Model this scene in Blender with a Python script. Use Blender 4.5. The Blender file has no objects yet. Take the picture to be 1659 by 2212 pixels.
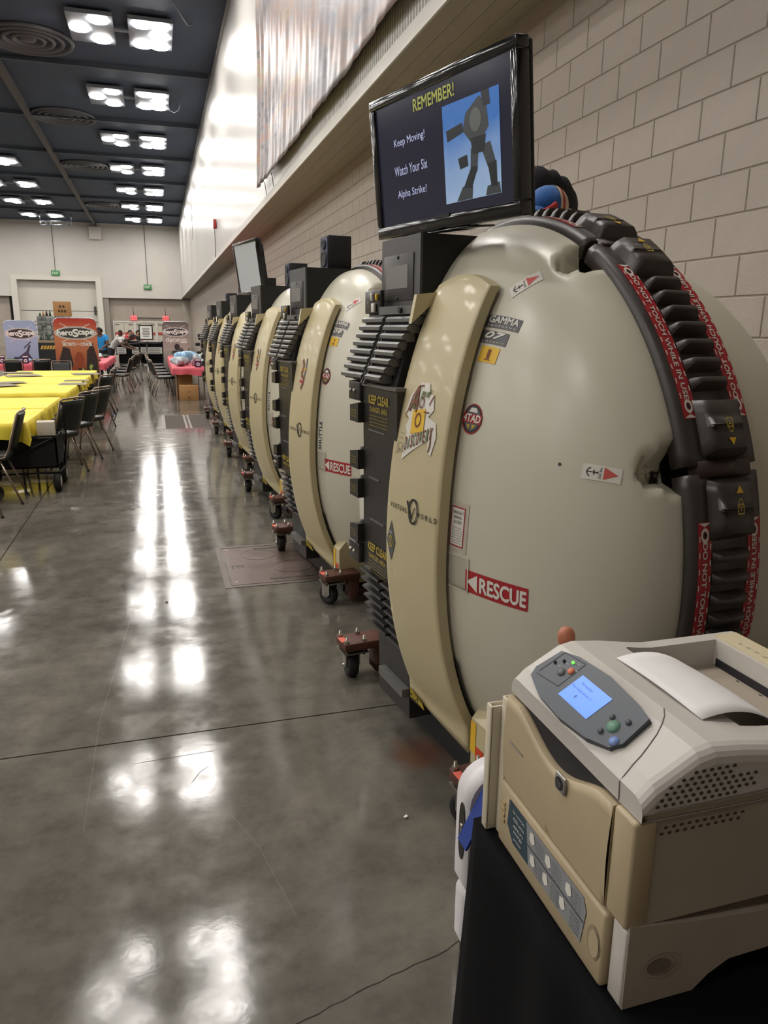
import bpy, bmesh, math, random
from mathutils import Vector, Matrix
random.seed(7)
sc = bpy.context.scene
C = sc.collection
sin, cos, pi, sqrt = math.sin, math.cos, math.pi, math.sqrt

# ---------------------------------------------------------------- camera
FPX, YAW, PIT, ROLL, HEYE = 1596.0, math.radians(16.77), math.radians(13.9), math.radians(0.61), 1.68
fw = Vector((sin(YAW)*cos(PIT), cos(YAW)*cos(PIT), -sin(PIT)))
rt = Vector((cos(YAW), -sin(YAW), 0))
up = rt.cross(fw)
rt, up = rt*cos(ROLL)+up*sin(ROLL), -rt*sin(ROLL)+up*cos(ROLL)
cd = bpy.data.cameras.new('camera')
cam = bpy.data.objects.new('camera', cd)
C.objects.link(cam)
cd.sensor_fit = 'VERTICAL'; cd.sensor_height = 36.0; cd.lens = FPX/2212*36.0
cd.clip_start = 0.05; cd.clip_end = 300
cam.matrix_world = Matrix((( rt.x, up.x, -fw.x, 0), (rt.y, up.y, -fw.y, 0), (rt.z, up.z, -fw.z, HEYE), (0, 0, 0, 1)))
sc.camera = cam
def at(px, py, **k):
    """a point of the hall, found from a direction and one known coordinate"""
    (a, v), = k.items(); i = 'xyz'.index(a)
    d = fw + rt*((px-829.5)/FPX) - up*((py-1106)/FPX)
    o = Vector((0, 0, HEYE)); return o + d*((v-o[i])/d[i])

# ---------------------------------------------------------------- world, exposure
w = bpy.data.worlds.new('hall_world'); sc.world = w; w.use_nodes = True
w.node_tree.nodes['Background'].inputs[0].default_value = (0.5, 0.52, 0.55, 1)
w.node_tree.nodes['Background'].inputs[1].default_value = 0.02
sc.view_settings.view_transform = 'Standard'; sc.view_settings.look = 'None'
sc.view_settings.gamma = 1.0; sc.view_settings.use_curve_mapping = False
sc.view_settings.exposure = 0.12
LAMP = 62.0            # radiance of the ceiling lamps
try:
    sc.cycles.use_denoising = True; sc.cycles.max_bounces = 4; sc.cycles.diffuse_bounces = 3; sc.cycles.glossy_bounces = 3; sc.cycles.adaptive_threshold = .06; sc.cycles.sample_clamp_indirect = 6.0
    sc.cycles.caustics_reflective = False; sc.cycles.caustics_refractive = False
except Exception: pass

# ---------------------------------------------------------------- materials
MATS = {}
def s2l(c):
    return tuple(((v/255)/12.92 if v/255 <= .04045 else ((v/255+.055)/1.055)**2.4) for v in c)
def mat(name, col, rough=.5, metal=0.0, var=0.0, vscale=8.0, bump=0.0, bscale=60.0, spec=.5, coat=0.0, emit=0.0, trans=0.0, sheen=0.0):
    if name in MATS: return MATS[name]
    m = bpy.data.materials.new(name); m.use_nodes = True; MATS[name] = m
    nt = m.node_tree; b = nt.nodes['Principled BSDF']
    lc = s2l(col)
    b.inputs['Base Color'].default_value = (*lc, 1); b.inputs['Roughness'].default_value = rough
    b.inputs['Metallic'].default_value = metal; b.inputs['Specular IOR Level'].default_value = spec
    b.inputs['Coat Weight'].default_value = coat; b.inputs['Coat Roughness'].default_value = .08
    if trans: b.inputs['Transmission Weight'].default_value = trans
    if sheen: b.inputs['Sheen Weight'].default_value = sheen
    if emit:
        b.inputs['Emission Color'].default_value = (*lc, 1); b.inputs['Emission Strength'].default_value = emit
        if emit < 3: m.cycles.emission_sampling = 'NONE'
    if var or bump:
        tc = nt.nodes.new('ShaderNodeTexCoord')
    if var:
        n = nt.nodes.new('ShaderNodeTexNoise'); n.inputs['Scale'].default_value = vscale; n.inputs['Detail'].default_value = 6
        nt.links.new(tc.outputs['Object'], n.inputs['Vector'])
        r = nt.nodes.new('ShaderNodeValToRGB'); r.color_ramp.elements[0].position = .3; r.color_ramp.elements[1].position = .7
        r.color_ramp.elements[0].color = (*[v*(1-var) for v in lc], 1); r.color_ramp.elements[1].color = (*[min(1, v*(1+var)) for v in lc], 1)
        nt.links.new(n.outputs['Fac'], r.inputs['Fac']); nt.links.new(r.outputs['Color'], b.inputs['Base Color'])
        mr = nt.nodes.new('ShaderNodeMapRange'); mr.inputs[1].default_value = .3; mr.inputs[2].default_value = .7
        mr.inputs[3].default_value = max(.02, rough-.08); mr.inputs[4].default_value = min(1, rough+.08)
        nt.links.new(n.outputs['Fac'], mr.inputs[0]); nt.links.new(mr.outputs[0], b.inputs['Roughness'])
    if bump:
        n2 = nt.nodes.new('ShaderNodeTexNoise'); n2.inputs['Scale'].default_value = bscale; n2.inputs['Detail'].default_value = 4
        nt.links.new(tc.outputs['Object'], n2.inputs['Vector'])
        bp = nt.nodes.new('ShaderNodeBump'); bp.inputs['Strength'].default_value = bump; bp.inputs['Distance'].default_value = .01
        nt.links.new(n2.outputs['Fac'], bp.inputs['Height']); nt.links.new(bp.outputs['Normal'], b.inputs['Normal'])
    return m
def nodes(m): return m.node_tree, m.node_tree.nodes, m.node_tree.links, m.node_tree.nodes['Principled BSDF']

# ---------------------------------------------------------------- mesh building
class MB:
    def __init__(s): s.v = []; s.f = []; s.m = []; s.s = []
    def add(s, vs, fs, mi=0, smooth=False):
        o = len(s.v); s.v += [tuple(v) for v in vs]
        for f in fs: s.f.append(tuple(i+o for i in f)); s.m.append(mi); s.s.append(smooth)
        return s
    def box(s, c, d, mi=0, R=None):
        hx, hy, hz = d[0]/2, d[1]/2, d[2]/2
        vs = [Vector((x, y, z)) for x in (-hx, hx) for y in (-hy, hy) for z in (-hz, hz)]
        if R is not None: vs = [R @ v for v in vs]
        c = Vector(c)
        return s.add([v+c for v in vs], [(0,1,3,2),(4,6,7,5),(0,4,5,1),(2,3,7,6),(0,2,6,4),(1,5,7,3)], mi)
    def span(s, x0, x1, y0, y1, z0, z1, mi=0):
        return s.box(((x0+x1)/2, (y0+y1)/2, (z0+z1)/2), (abs(x1-x0), abs(y1-y0), abs(z1-z0)), mi)
    def rbox(s, c, d, r, mi=0, seg=2, R=None):
        bm = bmesh.new(); bmesh.ops.create_cube(bm, size=1.0)
        for v in bm.verts: v.co = Vector((v.co.x*d[0], v.co.y*d[1], v.co.z*d[2]))
        bmesh.ops.bevel(bm, geom=list(bm.edges), offset=min(r, min(d)*.49), segments=seg, affect='EDGES', profile=.5)
        bm.verts.index_update(); c = Vector(c)
        vs = [(R @ v.co if R is not None else v.co)+c for v in bm.verts]
        s.add(vs, [[v.index for v in f.verts] for f in bm.faces], mi, True); bm.free(); return s
    def rspan(s, x0, x1, y0, y1, z0, z1, r, mi=0, seg=2):
        return s.rbox(((x0+x1)/2, (y0+y1)/2, (z0+z1)/2), (abs(x1-x0), abs(y1-y0), abs(z1-z0)), r, mi, seg)
    def cyl(s, p0, p1, r0, r1=None, n=14, mi=0, cap=True, smooth=True):
        p0, p1 = Vector(p0), Vector(p1); r1 = r0 if r1 is None else r1
        a = (p1-p0).normalized(); b = a.orthogonal().normalized(); c = a.cross(b)
        vs = []
        for p, r in ((p0, r0), (p1, r1)):
            for i in range(n): t = 2*pi*i/n; vs.append(p+(b*cos(t)+c*sin(t))*r)
        s.add(vs, [(i, (i+1) % n, n+(i+1) % n, n+i) for i in range(n)], mi, smooth)
        if cap:
            s.add(vs[:n], [tuple(range(n-1, -1, -1))], mi); s.add(vs[n:], [tuple(range(n))], mi)
        return s
    def tube(s, pts, r, n=8, mi=0, closed=False):
        pts = [Vector(p) for p in pts]; N = len(pts); rings = []; prev = None
        for i, p in enumerate(pts):
            if closed: t = (pts[(i+1) % N]-pts[i-1])
            else: t = pts[min(i+1, N-1)]-pts[max(i-1, 0)]
            t.normalize()
            b = t.orthogonal().normalized() if prev is None else (prev-t*prev.dot(t)).normalized()
            prev = b; c = t.cross(b); rr = r[i] if isinstance(r, (list, tuple)) else r
            rings.append([p+(b*cos(2*pi*k/n)+c*sin(2*pi*k/n))*rr for k in range(n)])
        vs = [v for rg in rings for v in rg]; fs = []
        for i in range(N if closed else N-1):
            j = (i+1) % N
            for k in range(n): fs.append((i*n+k, i*n+(k+1) % n, j*n+(k+1) % n, j*n+k))
        s.add(vs, fs, mi, True)
        if not closed:
            s.add(rings[0], [tuple(range(n-1, -1, -1))], mi); s.add(rings[-1], [tuple(range(n))], mi)
        return s
    def lathe(s, prof, o=(0,0,0), ax=(0,0,1), n=24, mi=0, smooth=True):
        a = Vector(ax).normalized(); b = a.orthogonal().normalized(); c = a.cross(b); o = Vector(o)
        vs = [o+a*h+(b*cos(2*pi*k/n)+c*sin(2*pi*k/n))*max(r, 1e-5) for r, h in prof for k in range(n)]
        fs = [(i*n+k, i*n+(k+1) % n, (i+1)*n+(k+1) % n, (i+1)*n+k) for i in range(len(prof)-1) for k in range(n)]
        return s.add(vs, fs, mi, smooth)
    def grid(s, fn, nu, nv, mi=0, smooth=True, u0=0., u1=1., v0=0., v1=1.):
        vs = [fn(u0+(u1-u0)*i/nu, v0+(v1-v0)*j/nv) for i in range(nu+1) for j in range(nv+1)]
        return s.add(vs, [(i*(nv+1)+j, (i+1)*(nv+1)+j, (i+1)*(nv+1)+j+1, i*(nv+1)+j+1) for i in range(nu) for j in range(nv)], mi, smooth)
    def prism(s, poly, fn, d0, d1, mi=0, smooth=False):
        """poly: list of 2D; fn(a,b,d) -> 3D"""
        n = len(poly); vs = [fn(a, b, d0) for a, b in poly]+[fn(a, b, d1) for a, b in poly]
        s.add(vs, [(i, (i+1) % n, n+(i+1) % n, n+i) for i in range(n)], mi, smooth)
        s.add(vs[:n], [tuple(range(n-1, -1, -1))], mi); s.add(vs[n:], [tuple(range(n))], mi); return s
    def mesh(s, name, mats):
        me = bpy.data.meshes.new(name); me.from_pydata(s.v, [], s.f)
        for m in (mats if isinstance(mats, (list, tuple)) else [mats]): me.materials.append(m)
        me.polygons.foreach_set('material_index', s.m); me.polygons.foreach_set('use_smooth', s.s)
        bm = bmesh.new(); bm.from_mesh(me); bmesh.ops.remove_doubles(bm, verts=bm.verts, dist=1e-6)
        bmesh.ops.recalc_face_normals(bm, faces=bm.faces); bm.to_mesh(me); bm.free(); me.update(); return me
    def build(s, name, mats, parent=None, loc=None, rz=0.0, label=None, cat=None, group=None, kind=None, flat=None):
        return link(name, s.mesh(name, mats), parent, loc, rz, label, cat, group, kind)
def link(name, me, parent=None, loc=None, rz=0.0, label=None, cat=None, group=None, kind=None):
    o = bpy.data.objects.new(name, me); C.objects.link(o)
    if loc is not None: o.location = loc
    if rz: o.rotation_euler = (0, 0, rz)
    if parent is not None: o.parent = parent
    return tag(o, label, cat, group, kind)
def tag(o, label=None, cat=None, group=None, kind=None):
    if label: o['label'] = label
    if cat: o['category'] = cat
    if group: o['group'] = group
    if kind: o['kind'] = kind
    return o
def empty(name, loc=(0,0,0), rz=0.0, label=None, cat=None, group=None, kind=None, parent=None):
    o = link(name, None, parent, loc, rz, label, cat, group, kind); o.empty_display_size = .1; return o
def copy_tree(o, parent=None):
    c = o.copy(); C.objects.link(c); c.parent = parent
    for ch in [x for x in KIDS.get(o.name, o.children)]: copy_tree(ch, c)
    return c
KIDS = {}

# ---------------------------------------------------------------- lettering and flat print on any surface
_TX = {}
def text2d(body, shear=0.0):
    k = (body, shear)
    if k in _TX: return _TX[k]
    cu = bpy.data.curves.new('t', 'FONT'); cu.body = body; cu.shear = shear; cu.align_x = 'LEFT'; cu.resolution_u = 3
    ob = bpy.data.objects.new('t', cu); C.objects.link(ob)
    dg = bpy.context.evaluated_depsgraph_get(); me = bpy.data.meshes.new_from_object(ob.evaluated_get(dg))
    vs = [(v.co.x, v.co.y) for v in me.vertices]; fs = [tuple(p.vertices) for p in me.polygons]
    bpy.data.objects.remove(ob); bpy.data.curves.remove(cu); bpy.data.meshes.remove(me)
    x0 = min(v[0] for v in vs); x1 = max(v[0] for v in vs); y0 = min(v[1] for v in vs); y1 = max(v[1] for v in vs)
    vs = [((x-x0)/(x1-x0)-.5, (y-y0)/(y1-y0)-.5) for x, y in vs]
    _TX[k] = (vs, fs); return _TX[k]
def text(mb, fn, body, cx, cy, w, h, mi=0, off=.001, shear=0.0, bold=0.0):
    vs, fs = text2d(body, shear)
    for i, (dx, dy) in enumerate([(0, 0)] if not bold else [(-bold, 0), (bold, 0), (0, bold), (0, -bold)]):
        mb.add([fn(cx+x*w+dx, cy+y*h+dy, off+i*(.0002 if bold < .003 else .0008)) for x, y in vs], fs, mi)
def rect(mb, fn, cx, cy, w, h, mi=0, off=0.0, n=1, m=1):
    mb.grid(lambda u, v: fn(cx+(u-.5)*w, cy+(v-.5)*h, off), n, m, mi, True)
def poly(mb, fn, pts, mi=0, off=0.0):
    mb.add([fn(a, b, off) for a, b in pts], [tuple(range(len(pts)))], mi)
def disc(mb, fn, cx, cy, rx, ry, mi=0, off=0.0, n=24, ri=0.0):
    if ri:
        vs = [fn(cx+rx*k*cos(2*pi*i/n), cy+ry*k*sin(2*pi*i/n), off) for k in (1, ri) for i in range(n)]
        mb.add(vs, [(i, (i+1) % n, n+(i+1) % n, n+i) for i in range(n)], mi)
    else: poly(mb, fn, [(cx+rx*cos(2*pi*i/n), cy+ry*sin(2*pi*i/n)) for i in range(n)], mi, off)
def stroke(mb, fn, pts, wd, mi=0, off=0.0):
    for (a, b), (c, d) in zip(pts[:-1], pts[1:]):
        L = math.hypot(c-a, d-b) or 1e-6; nx, ny = -(d-b)/L*wd/2, (c-a)/L*wd/2
        poly(mb, fn, [(a+nx, b+ny), (a-nx, b-ny), (c-nx, d-ny), (c+nx, d+ny)], mi, off)
def plane_fn(o, U, V):
    o, U, V = Vector(o), Vector(U).normalized(), Vector(V).normalized(); N = U.cross(V)
    return lambda a, b, d=0.0: o+U*a+V*b+N*d
def ord_(i): return ['first','second','third','fourth','fifth','sixth','seventh','eighth','ninth','tenth','eleventh','twelfth','thirteenth','fourteenth'][i]

# ================================================================ THE HALL
XW, XU, ZS, ZC, YB, XL, YN = 2.85, 2.19, 4.05, 9.7, 67.0, -40.0, -9.0
# floor of polished concrete slabs with saw-cut joints
fm = mat('polished_concrete', (112, 108, 102), rough=.2)
nt, ns, lk, pb = nodes(fm)
tc = ns.new('ShaderNodeNewGeometry')
def noise(scale, detail=6, vec=None, rough=.6, dist=0.0):
    n = ns.new('ShaderNodeTexNoise'); n.inputs['Scale'].default_value = scale; n.inputs['Detail'].default_value = detail
    n.inputs['Roughness'].default_value = rough; n.inputs['Distortion'].default_value = dist
    lk.new(vec or tc.outputs['Position'], n.inputs['Vector']); return n
def ramp(src, stops):
    r = ns.new('ShaderNodeValToRGB'); e = r.color_ramp.elements
    while len(e) < len(stops): e.new(.5)
    for i, (p, c) in enumerate(stops): e[i].position = p; e[i].color = (*c, 1)
    lk.new(src, r.inputs['Fac']); return r
def mix(a, b, f, mode='MIX'):
    m = ns.new('ShaderNodeMix'); m.data_type = 'RGBA'; m.blend_type = mode
    for sck, v in ((m.inputs[6], a), (m.inputs[7], b), (m.inputs[0], f)):
        if hasattr(v, 'is_linked'): lk.new(v, sck)
        elif isinstance(v, tuple): sck.default_value = (*v, 1)
        else: sck.default_value = v
    return m.outputs[2]
n1 = noise(.55, 7, dist=.6); n2 = noise(6, 8, rough=.7); n3 = noise(45, 3)
base = ramp(n1.outputs['Fac'], [(.32, s2l((84, 80, 73))), (.5, s2l((102, 98, 90))), (.68, s2l((124, 118, 109)))])
fine = ramp(n2.outputs['Fac'], [(.28, (.6, .6, .6)), (.5, (.95, .95, .94)), (.72, (1.25, 1.22, 1.18))])
colr = mix(base.outputs['Color'], fine.outputs['Color'], .85, 'MULTIPLY')
sep = ns.new('ShaderNodeVectorMath'); sep.operation = 'DISTANCE'; lk.new(tc.outputs['Position'], sep.inputs[0]); sep.inputs[1].default_value = (.93, 2.53, 0)
nz = noise(9, 5); add = ns.new('ShaderNodeMath'); add.operation = 'MULTIPLY_ADD'; lk.new(nz.outputs['Fac'], add.inputs[0]); add.inputs[1].default_value = .22; lk.new(sep.outputs['Value'], add.inputs[2])
rust = ramp(add.outputs[0], [(.16, (.55, .55, .55)), (.27, (0, 0, 0))])
colr = mix(colr, s2l((112, 62, 36)), rust.outputs['Color'])
lk.new(colr, pb.inputs['Base Color'])
rr = ramp(n2.outputs['Fac'], [(.28, (.07,)*3), (.5, (.1,)*3), (.74, (.19,)*3)]); lk.new(rr.outputs['Color'], pb.inputs['Roughness'])
bp = ns.new('ShaderNodeBump'); bp.inputs['Strength'].default_value = .06; bp.inputs['Distance'].default_value = .002
n4 = noise(28, 4, rough=.6); lk.new(n4.outputs['Fac'], bp.inputs['Height']); lk.new(bp.outputs['Normal'], pb.inputs['Normal'])
pb.inputs['Specular IOR Level'].default_value = .27
dark = mat('joint_dark', (38, 34, 30), .9)
floor = MB().span(XL, 3.3, YN, YB+1, -.16, -.012).build('floor', dark, kind='structure')
xs = [XL, -31.2, -25.2, -19.2, -13.2, -7.2, -1.205, 3.3]; ys = [YN]+[2.945+4.52*i for i in range(-2, 15)]+[YB+1]
for i in range(len(xs)-1):
    for j in range(len(ys)-1):
        g = .004; MB().span(xs[i]+g, xs[i+1]-g, ys[j]+g, ys[j+1]-g, -.1, 0).build('slab', fm, floor)
# a long crack in the near slab
mb = MB(); x, y = .22, 1.47
pts = []
while x < 1.3:
    pts.append((x, y)); x += .035; y += .011+random.uniform(-.007, .009)
fl = plane_fn((0, 0, .0006), (1, 0, 0), (0, 1, 0))
for k in range(len(pts)-1): stroke(mb, fl, pts[k:k+2], random.uniform(.002, .0045))
mb.build('crack', dark, floor)
for k, pl in enumerate((((180, 1800), (215, 1560), (320, 1210)), ((0, 1350), (60, 1330), (190, 1290)), ((640, 1980), (560, 1830), (500, 1760)), ((290, 1650), (380, 1635), (460, 1622)), ((415, 1690), (432, 1668), (450, 1655)))):
    q = MB(); stroke(q, fl, [tuple(at(a, b, z=0).xy) for a, b in pl], .0012 if k < 3 else .002)
    q.build('scratch', mat('scratch_pale', (112, 106, 97), .4) if k < 3 else dark, floor)

# ceiling: dark painted deck with cross purlins
cm = mat('ceiling_paint', (64, 76, 94), .75, var=.2, vscale=.6)
ceil = MB().span(XL, 3.2, YN, YB+1, ZC, ZC+.3).build('ceiling', cm, kind='structure')
beam = mat('ceiling_steel', (58, 66, 76), .5, var=.15)
for i in range(14):
    y = 20.9+6.55*(i-7)
    if y > YB: break
    MB().span(XL+.2, XU-.1, y-.05, y+.05, ZC-.14, ZC).build('purlin', beam, ceil)
MB().span(-4.35, -4.15, YN+.2, YB-.1, ZC-.22, ZC).build('ridge_beam', mat('beam_brown', (86, 82, 80), .6), ceil)
MB().span(-11.4, -11.2, YN+.2, YB-.1, ZC-.22, ZC).build('ridge_beam', MATS['beam_brown'], ceil)

# upper wall: white ribbed panels, bright where the lamps graze it
um = mat('ribbed_white_panel', (198, 195, 189), rough=.3)
nt, ns, lk, pb = nodes(um); tc = ns.new('ShaderNodeNewGeometry')
wv = ns.new('ShaderNodeTexWave'); wv.bands_direction = 'Y'; wv.inputs['Scale'].default_value = 4.2; wv.inputs['Distortion'].default_value = .15
lk.new(tc.outputs['Position'], wv.inputs['Vector'])
bp = ns.new('ShaderNodeBump'); bp.inputs['Strength'].default_value = .35; bp.inputs['Distance'].default_value = .02
lk.new(wv.outputs['Fac'], bp.inputs['Height']); lk.new(bp.outputs['Normal'], pb.inputs['Normal'])
pb.inputs['Coat Weight'].default_value = .12; pb.inputs['Coat Roughness'].default_value = .22
wu = MB().span(XU, XW+.4, YN, YB, ZS, ZC).build('wall_upper', um, kind='structure')
# soffit boards under the upper wall
sm = mat('soffit_board', (168, 160, 146), .7, var=.06, vscale=3)
sof = empty('trim_1', (0, 0, 0), kind='structure')
for k in range(4):
    x0 = XU+.0+k*.165; MB().span(x0+.002, x0+.163, YN, YB-.02, ZS-.03, ZS-.002).build('soffit_plank', sm, sof)
MB().span(XU-.02, XU, YN, YB-.02, ZS-.035, ZS+.1).build('edge_angle', mat('wall_white', (212, 208, 200), .5), sof)

# block wall behind the pods
bm_ = mat('painted_block', (176, 165, 153), .62, var=.05, vscale=5, bump=.25, bscale=90)
mort = mat('painted_mortar', (168, 157, 146), .8)
wr = MB().span(XW-.006, XW+.4, YN, YB+1, 0, ZS).build('wall_right', mort, kind='structure')
bh, bl = .2032, .4064
blk = None
def block_mesh(L=bl):
    m = MB(); a, b, d = L/2-.0035, bh/2-.004, .02; e = .0035
    vs = [(d, -a, -b), (d, a, -b), (d, a, b), (d, -a, b), (e, -a, -b), (e, a, -b), (e, a, b), (e, -a, b), (0, -a+e, -b+e), (0, a-e, -b+e), (0, a-e, b-e), (0, -a+e, b-e)]
    m.add(vs, [(8,9,10,11)]+[(4+i, 4+(i+1) % 4, 8+(i+1) % 4, 8+i) for i in range(4)]+[(i, (i+1) % 4, 4+(i+1) % 4, 4+i) for i in range(4)]); return m
bme = block_mesh().mesh('block', bm_)
rest = MB(); nb = 0; proto = block_mesh()
cands = []
for r in range(0, 20):
    z = .03+bh*(r+.5)
    if z+bh/2 > ZS+.02: break
    for k in range(-4, 62):
        y = bl*(k+.5*(r % 2)); cands.append((y, z))
def vis_rank(c):
    y, z = c
    if y < 2.6 or z < 1.0: return 1e3+y
    if y < 6.5 and z < 1.2: return 5e2+y
    return y
cands.sort(key=vis_rank)
for i, (y, z) in enumerate(cands):
    if i < 300: link('block', bme, wr, (XW-.012, y, z))
    else: rest.add([(v[0]+XW-.012, v[1]+y, v[2]+z) for v in proto.v], proto.f)
rest.build('block_courses', bm_, wr, kind='stuff')
# farther along the block wall the courses are too small to pick apart
MB().span(XW-.004, XW+.01, bl*62, YB+1, .02, ZS-.03).build('block_courses', bm_, wr)
# remaining walls that close the hall
MB().span(XL-.3, XL, YN, YB+1, 0, ZC).build('wall_left', mat('hall_wall', (190, 182, 170), .7), kind='structure')
MB().span(XL, XW+.4, YN-.3, YN, 0, ZC).build('wall_near', MATS['hall_wall'], kind='structure')

# back wall
white = mat('back_wall_white', (205, 200, 192), .6, var=.03, vscale=.8)
def B(px, py, y=YB): return at(px, py, y=y)
zU = 3.95; xd0, xd1 = B(21, 596).x, B(218, 599).x; zD = B(120, 597).z; xc0 = B(243, 695).x
wb = empty('wall_back', (0, 0, 0), kind='structure')
MB().span(XL, xd0, YB, YB+.9, zU, ZC).build('upper_panel', white, wb)
MB().span(xd0, xd1, YB, YB+.9, zD, ZC).build('upper_panel', white, wb)
MB().span(xd1, XU, YB, YB+.9, zU, ZC).build('upper_panel', white, wb)
beige = mat('beige_block', (168, 158, 146), .7, var=.06, vscale=2)
MB().span(XL, xd0-.3, YB+.5, YB+.95, 0, zU).build('lower_block', beige, wb)
MB().span(xd1+.4, XW+.4, YB+.5, YB+.95, 0, zU).build('lower_block', beige, wb)
# overhead dock door with its deep white frame
d1 = empty('door_1', (0, 0, 0), kind='structure')
fmw = mat('frame_white', (214, 209, 200), .55)
for a, b_ in ((xd0, xd0+.45), (xd1-.45, xd1)): MB().span(a, b_, YB-.06, YB+.8, 0, zD-.3).build('jamb', fmw, d1)
MB().span(xd0, xd1, YB-.06, YB+.8, zD-.3, zD+.05).build('lintel', fmw, d1)
zs = [0, 2.0, B(120, 671).z, zD-.3]
for k in range(3): MB().span(xd0+.45, xd1-.45, YB+.55, YB+.62, zs[k]+.02, zs[k+1]-.02).build('leaf_panel', mat('dock_panel', (208, 203, 193), .6), d1)
MB().span(xd1-.75, xd1-.6, YB+.42, YB+.55, B(210, 672).z-.3, B(210, 662).z).build('operator_box', mat('dark_grey', (70, 66, 62), .6), d1)
# narrow pier between the dock door and the block bay
MB().span(xd1, xd1+.45, YB+.1, YB+.8, 0, zU).build('trim_2', mat('pier_grey', (150, 142, 132), .7), kind='structure')
MB().span(XU-.01, XW, YB+.3, YB+.52, 0, zU).build('trim_3', beige, kind='structure')
# exit doors with red bars and window slots
dm = mat('exit_door', (206, 198, 182), .55); rb = mat('red_bar', (176, 62, 58), .5)
xa, xb, xe = B(243, 695).x, B(291, 695).x, B(337, 695).x; W2 = (xe-xa)/2
for k in range(3):
    x0 = xa+k*W2; dd = empty('door_%d' % (k+2), (x0+W2/2, YB+.45, 0), kind='structure')
    MB().span(-W2/2, W2/2, -.08, .05, 2.0, 2.12).span(-W2/2, -W2/2+.1, -.08, .05, 0, 2.0).span(W2/2-.1, W2/2, -.08, .05, 0, 2.0).build('door_frame', fmw, dd)
    for s in (-1, 1):
        lf = MB().span(min(0, s*(W2/2-.1))+.01, max(0, s*(W2/2-.1))-.01, -.03, .03, .01, 2.0).build('door_leaf', dm, dd)
        MB().span(s*.06, s*(W2/2-.12), -.07, -.03, 1.0, 1.2).build('push_bar', rb, dd)
        MB().span(s*(W2/2-.5), s*(W2/2-.16), -.06, -.03, 1.8, 1.86).build('closer_arm', MATS['dark_grey'], dd)
# exit signs
egr = mat('exit_green', (46, 120, 66), .5, emit=.25); erd = mat('exit_red', (226, 108, 112), .5, emit=.5); wlet = mat('letter_white', (235, 235, 228), .6)
for (px, py, wd, m_, lab) in ((120, 590, .62, egr, 'green exit sign high over the white dock door'), (319, 620, .62, egr, 'green exit sign on the white back wall right of the dock door'),
                              (289, 687, .5, erd, 'left pink lit exit sign above the exit doors'), (358, 688, .5, erd, 'right pink lit exit sign above the exit doors near the block wall')):
    hi = m_ is egr; p = B(px, py, YB-.1 if hi else YB+.35); t = empty('exit_sign', p, label=lab, cat='exit sign', group='exit signs on the back wall')
    MB().rspan(-wd/2, wd/2, -.05, .05, -.2, .2, .02).build('sign_box', m_, t)
    q = MB(); text(q, plane_fn((0, -.052, 0), (1, 0, 0), (0, 0, 1)), 'EXIT', 0, 0, wd*.75, .2); q.build('lettering', wlet if hi else mat('letter_red', (190, 30, 36), .5, emit=.4), t)
    MB().cyl((0, 0, .2), (0, 0, (ZC-p.z-.02) if hi else .9), .02, n=6).build('conduit', MATS['dark_grey'], t)
p = B(323, 687, YB+.4); MB().cyl((B(297, 688, YB+.4).x, p.y, p.z), (B(350, 688, YB+.4).x, p.y, p.z), .035, n=6).build('conduit_pipe', MATS['dark_grey'], label='thin dark conduit running between the two pink exit signs', cat='pipe')
# small white service box high on the back wall
q = B(205, 512); MB().rspan(B(193, 510).x, B(219, 510).x, YB-.4, YB-.01, B(205, 518).z, ZC-.3, .03).build('duct_box', white, label='white boxed duct under the ceiling at the back wall', cat='duct')
# hanging pipe grid bar near the back wall
mb = MB(); p0, p1 = at(87, 478, y=62), at(155, 479, y=62)
mb.cyl(p0, p1, .05, n=6); mb.cyl(p0+Vector((0, 0, -.25)), p1+Vector((0, 0, -.25)), .05, n=6)
for k in range(7): q = p0.lerp(p1, k/6); mb.cyl(q, q+Vector((0, 0, -.25)), .035, n=5)
mb.cyl(p0, (p0.x, p0.y, ZC), .03, n=5); mb.cyl(p1, (p1.x, p1.y, ZC), .03, n=5)
mb.build('lighting_truss', mat('truss_alloy', (150, 156, 164), .35, .8), label='short silver truss hung below the ceiling before the back wall', cat='truss')

# ---------------------------------------------------------------- ceiling lamps
lm = mat('lamp_glow', (255, 250, 244), .5, emit=LAMP); hm = mat('lamp_housing', (120, 126, 134), .45)
def fixture_mesh(kind):
    root = []
    lx = [(-1.12, 0), (-.6, -.72), (-.6, .72)] if kind else [(-1.12, 0), (-.75, -.5), (-.75, .5)]
    rx = [(.5, -.76), (.5, .76), (.96, -.76), (.96, 0), (.96, .76)] if kind else [(.75, -.5), (.75, .5), (1.12, 0)]
    return lx, rx
panelm = MB().span(-.58, .58, -1.05, 1.05, 0, .1).mesh('panel', hm)
dm_ = MB()
dm_.add([(.25*cos(2*pi*i/12), .25*sin(2*pi*i/12), -.02) for i in range(12)], [tuple(range(12))]); lampm = dm_.mesh('lamp', lm)
rimm = MB().lathe([(.245, .0), (.275, -.025), (.29, .0), (.29, .06)], n=16).mesh('rim', hm)
brkm = MB().span(-.3, .2, -.06, .06, .1, .16).mesh('bracket', hm)
hangm = MB().cyl((0, 0, .17), (0, 0, .26), .03, n=6).mesh('hanger', hm)
ROWX = [-.4, -7.55, -14.75, -21.9, -29.1]
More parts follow.
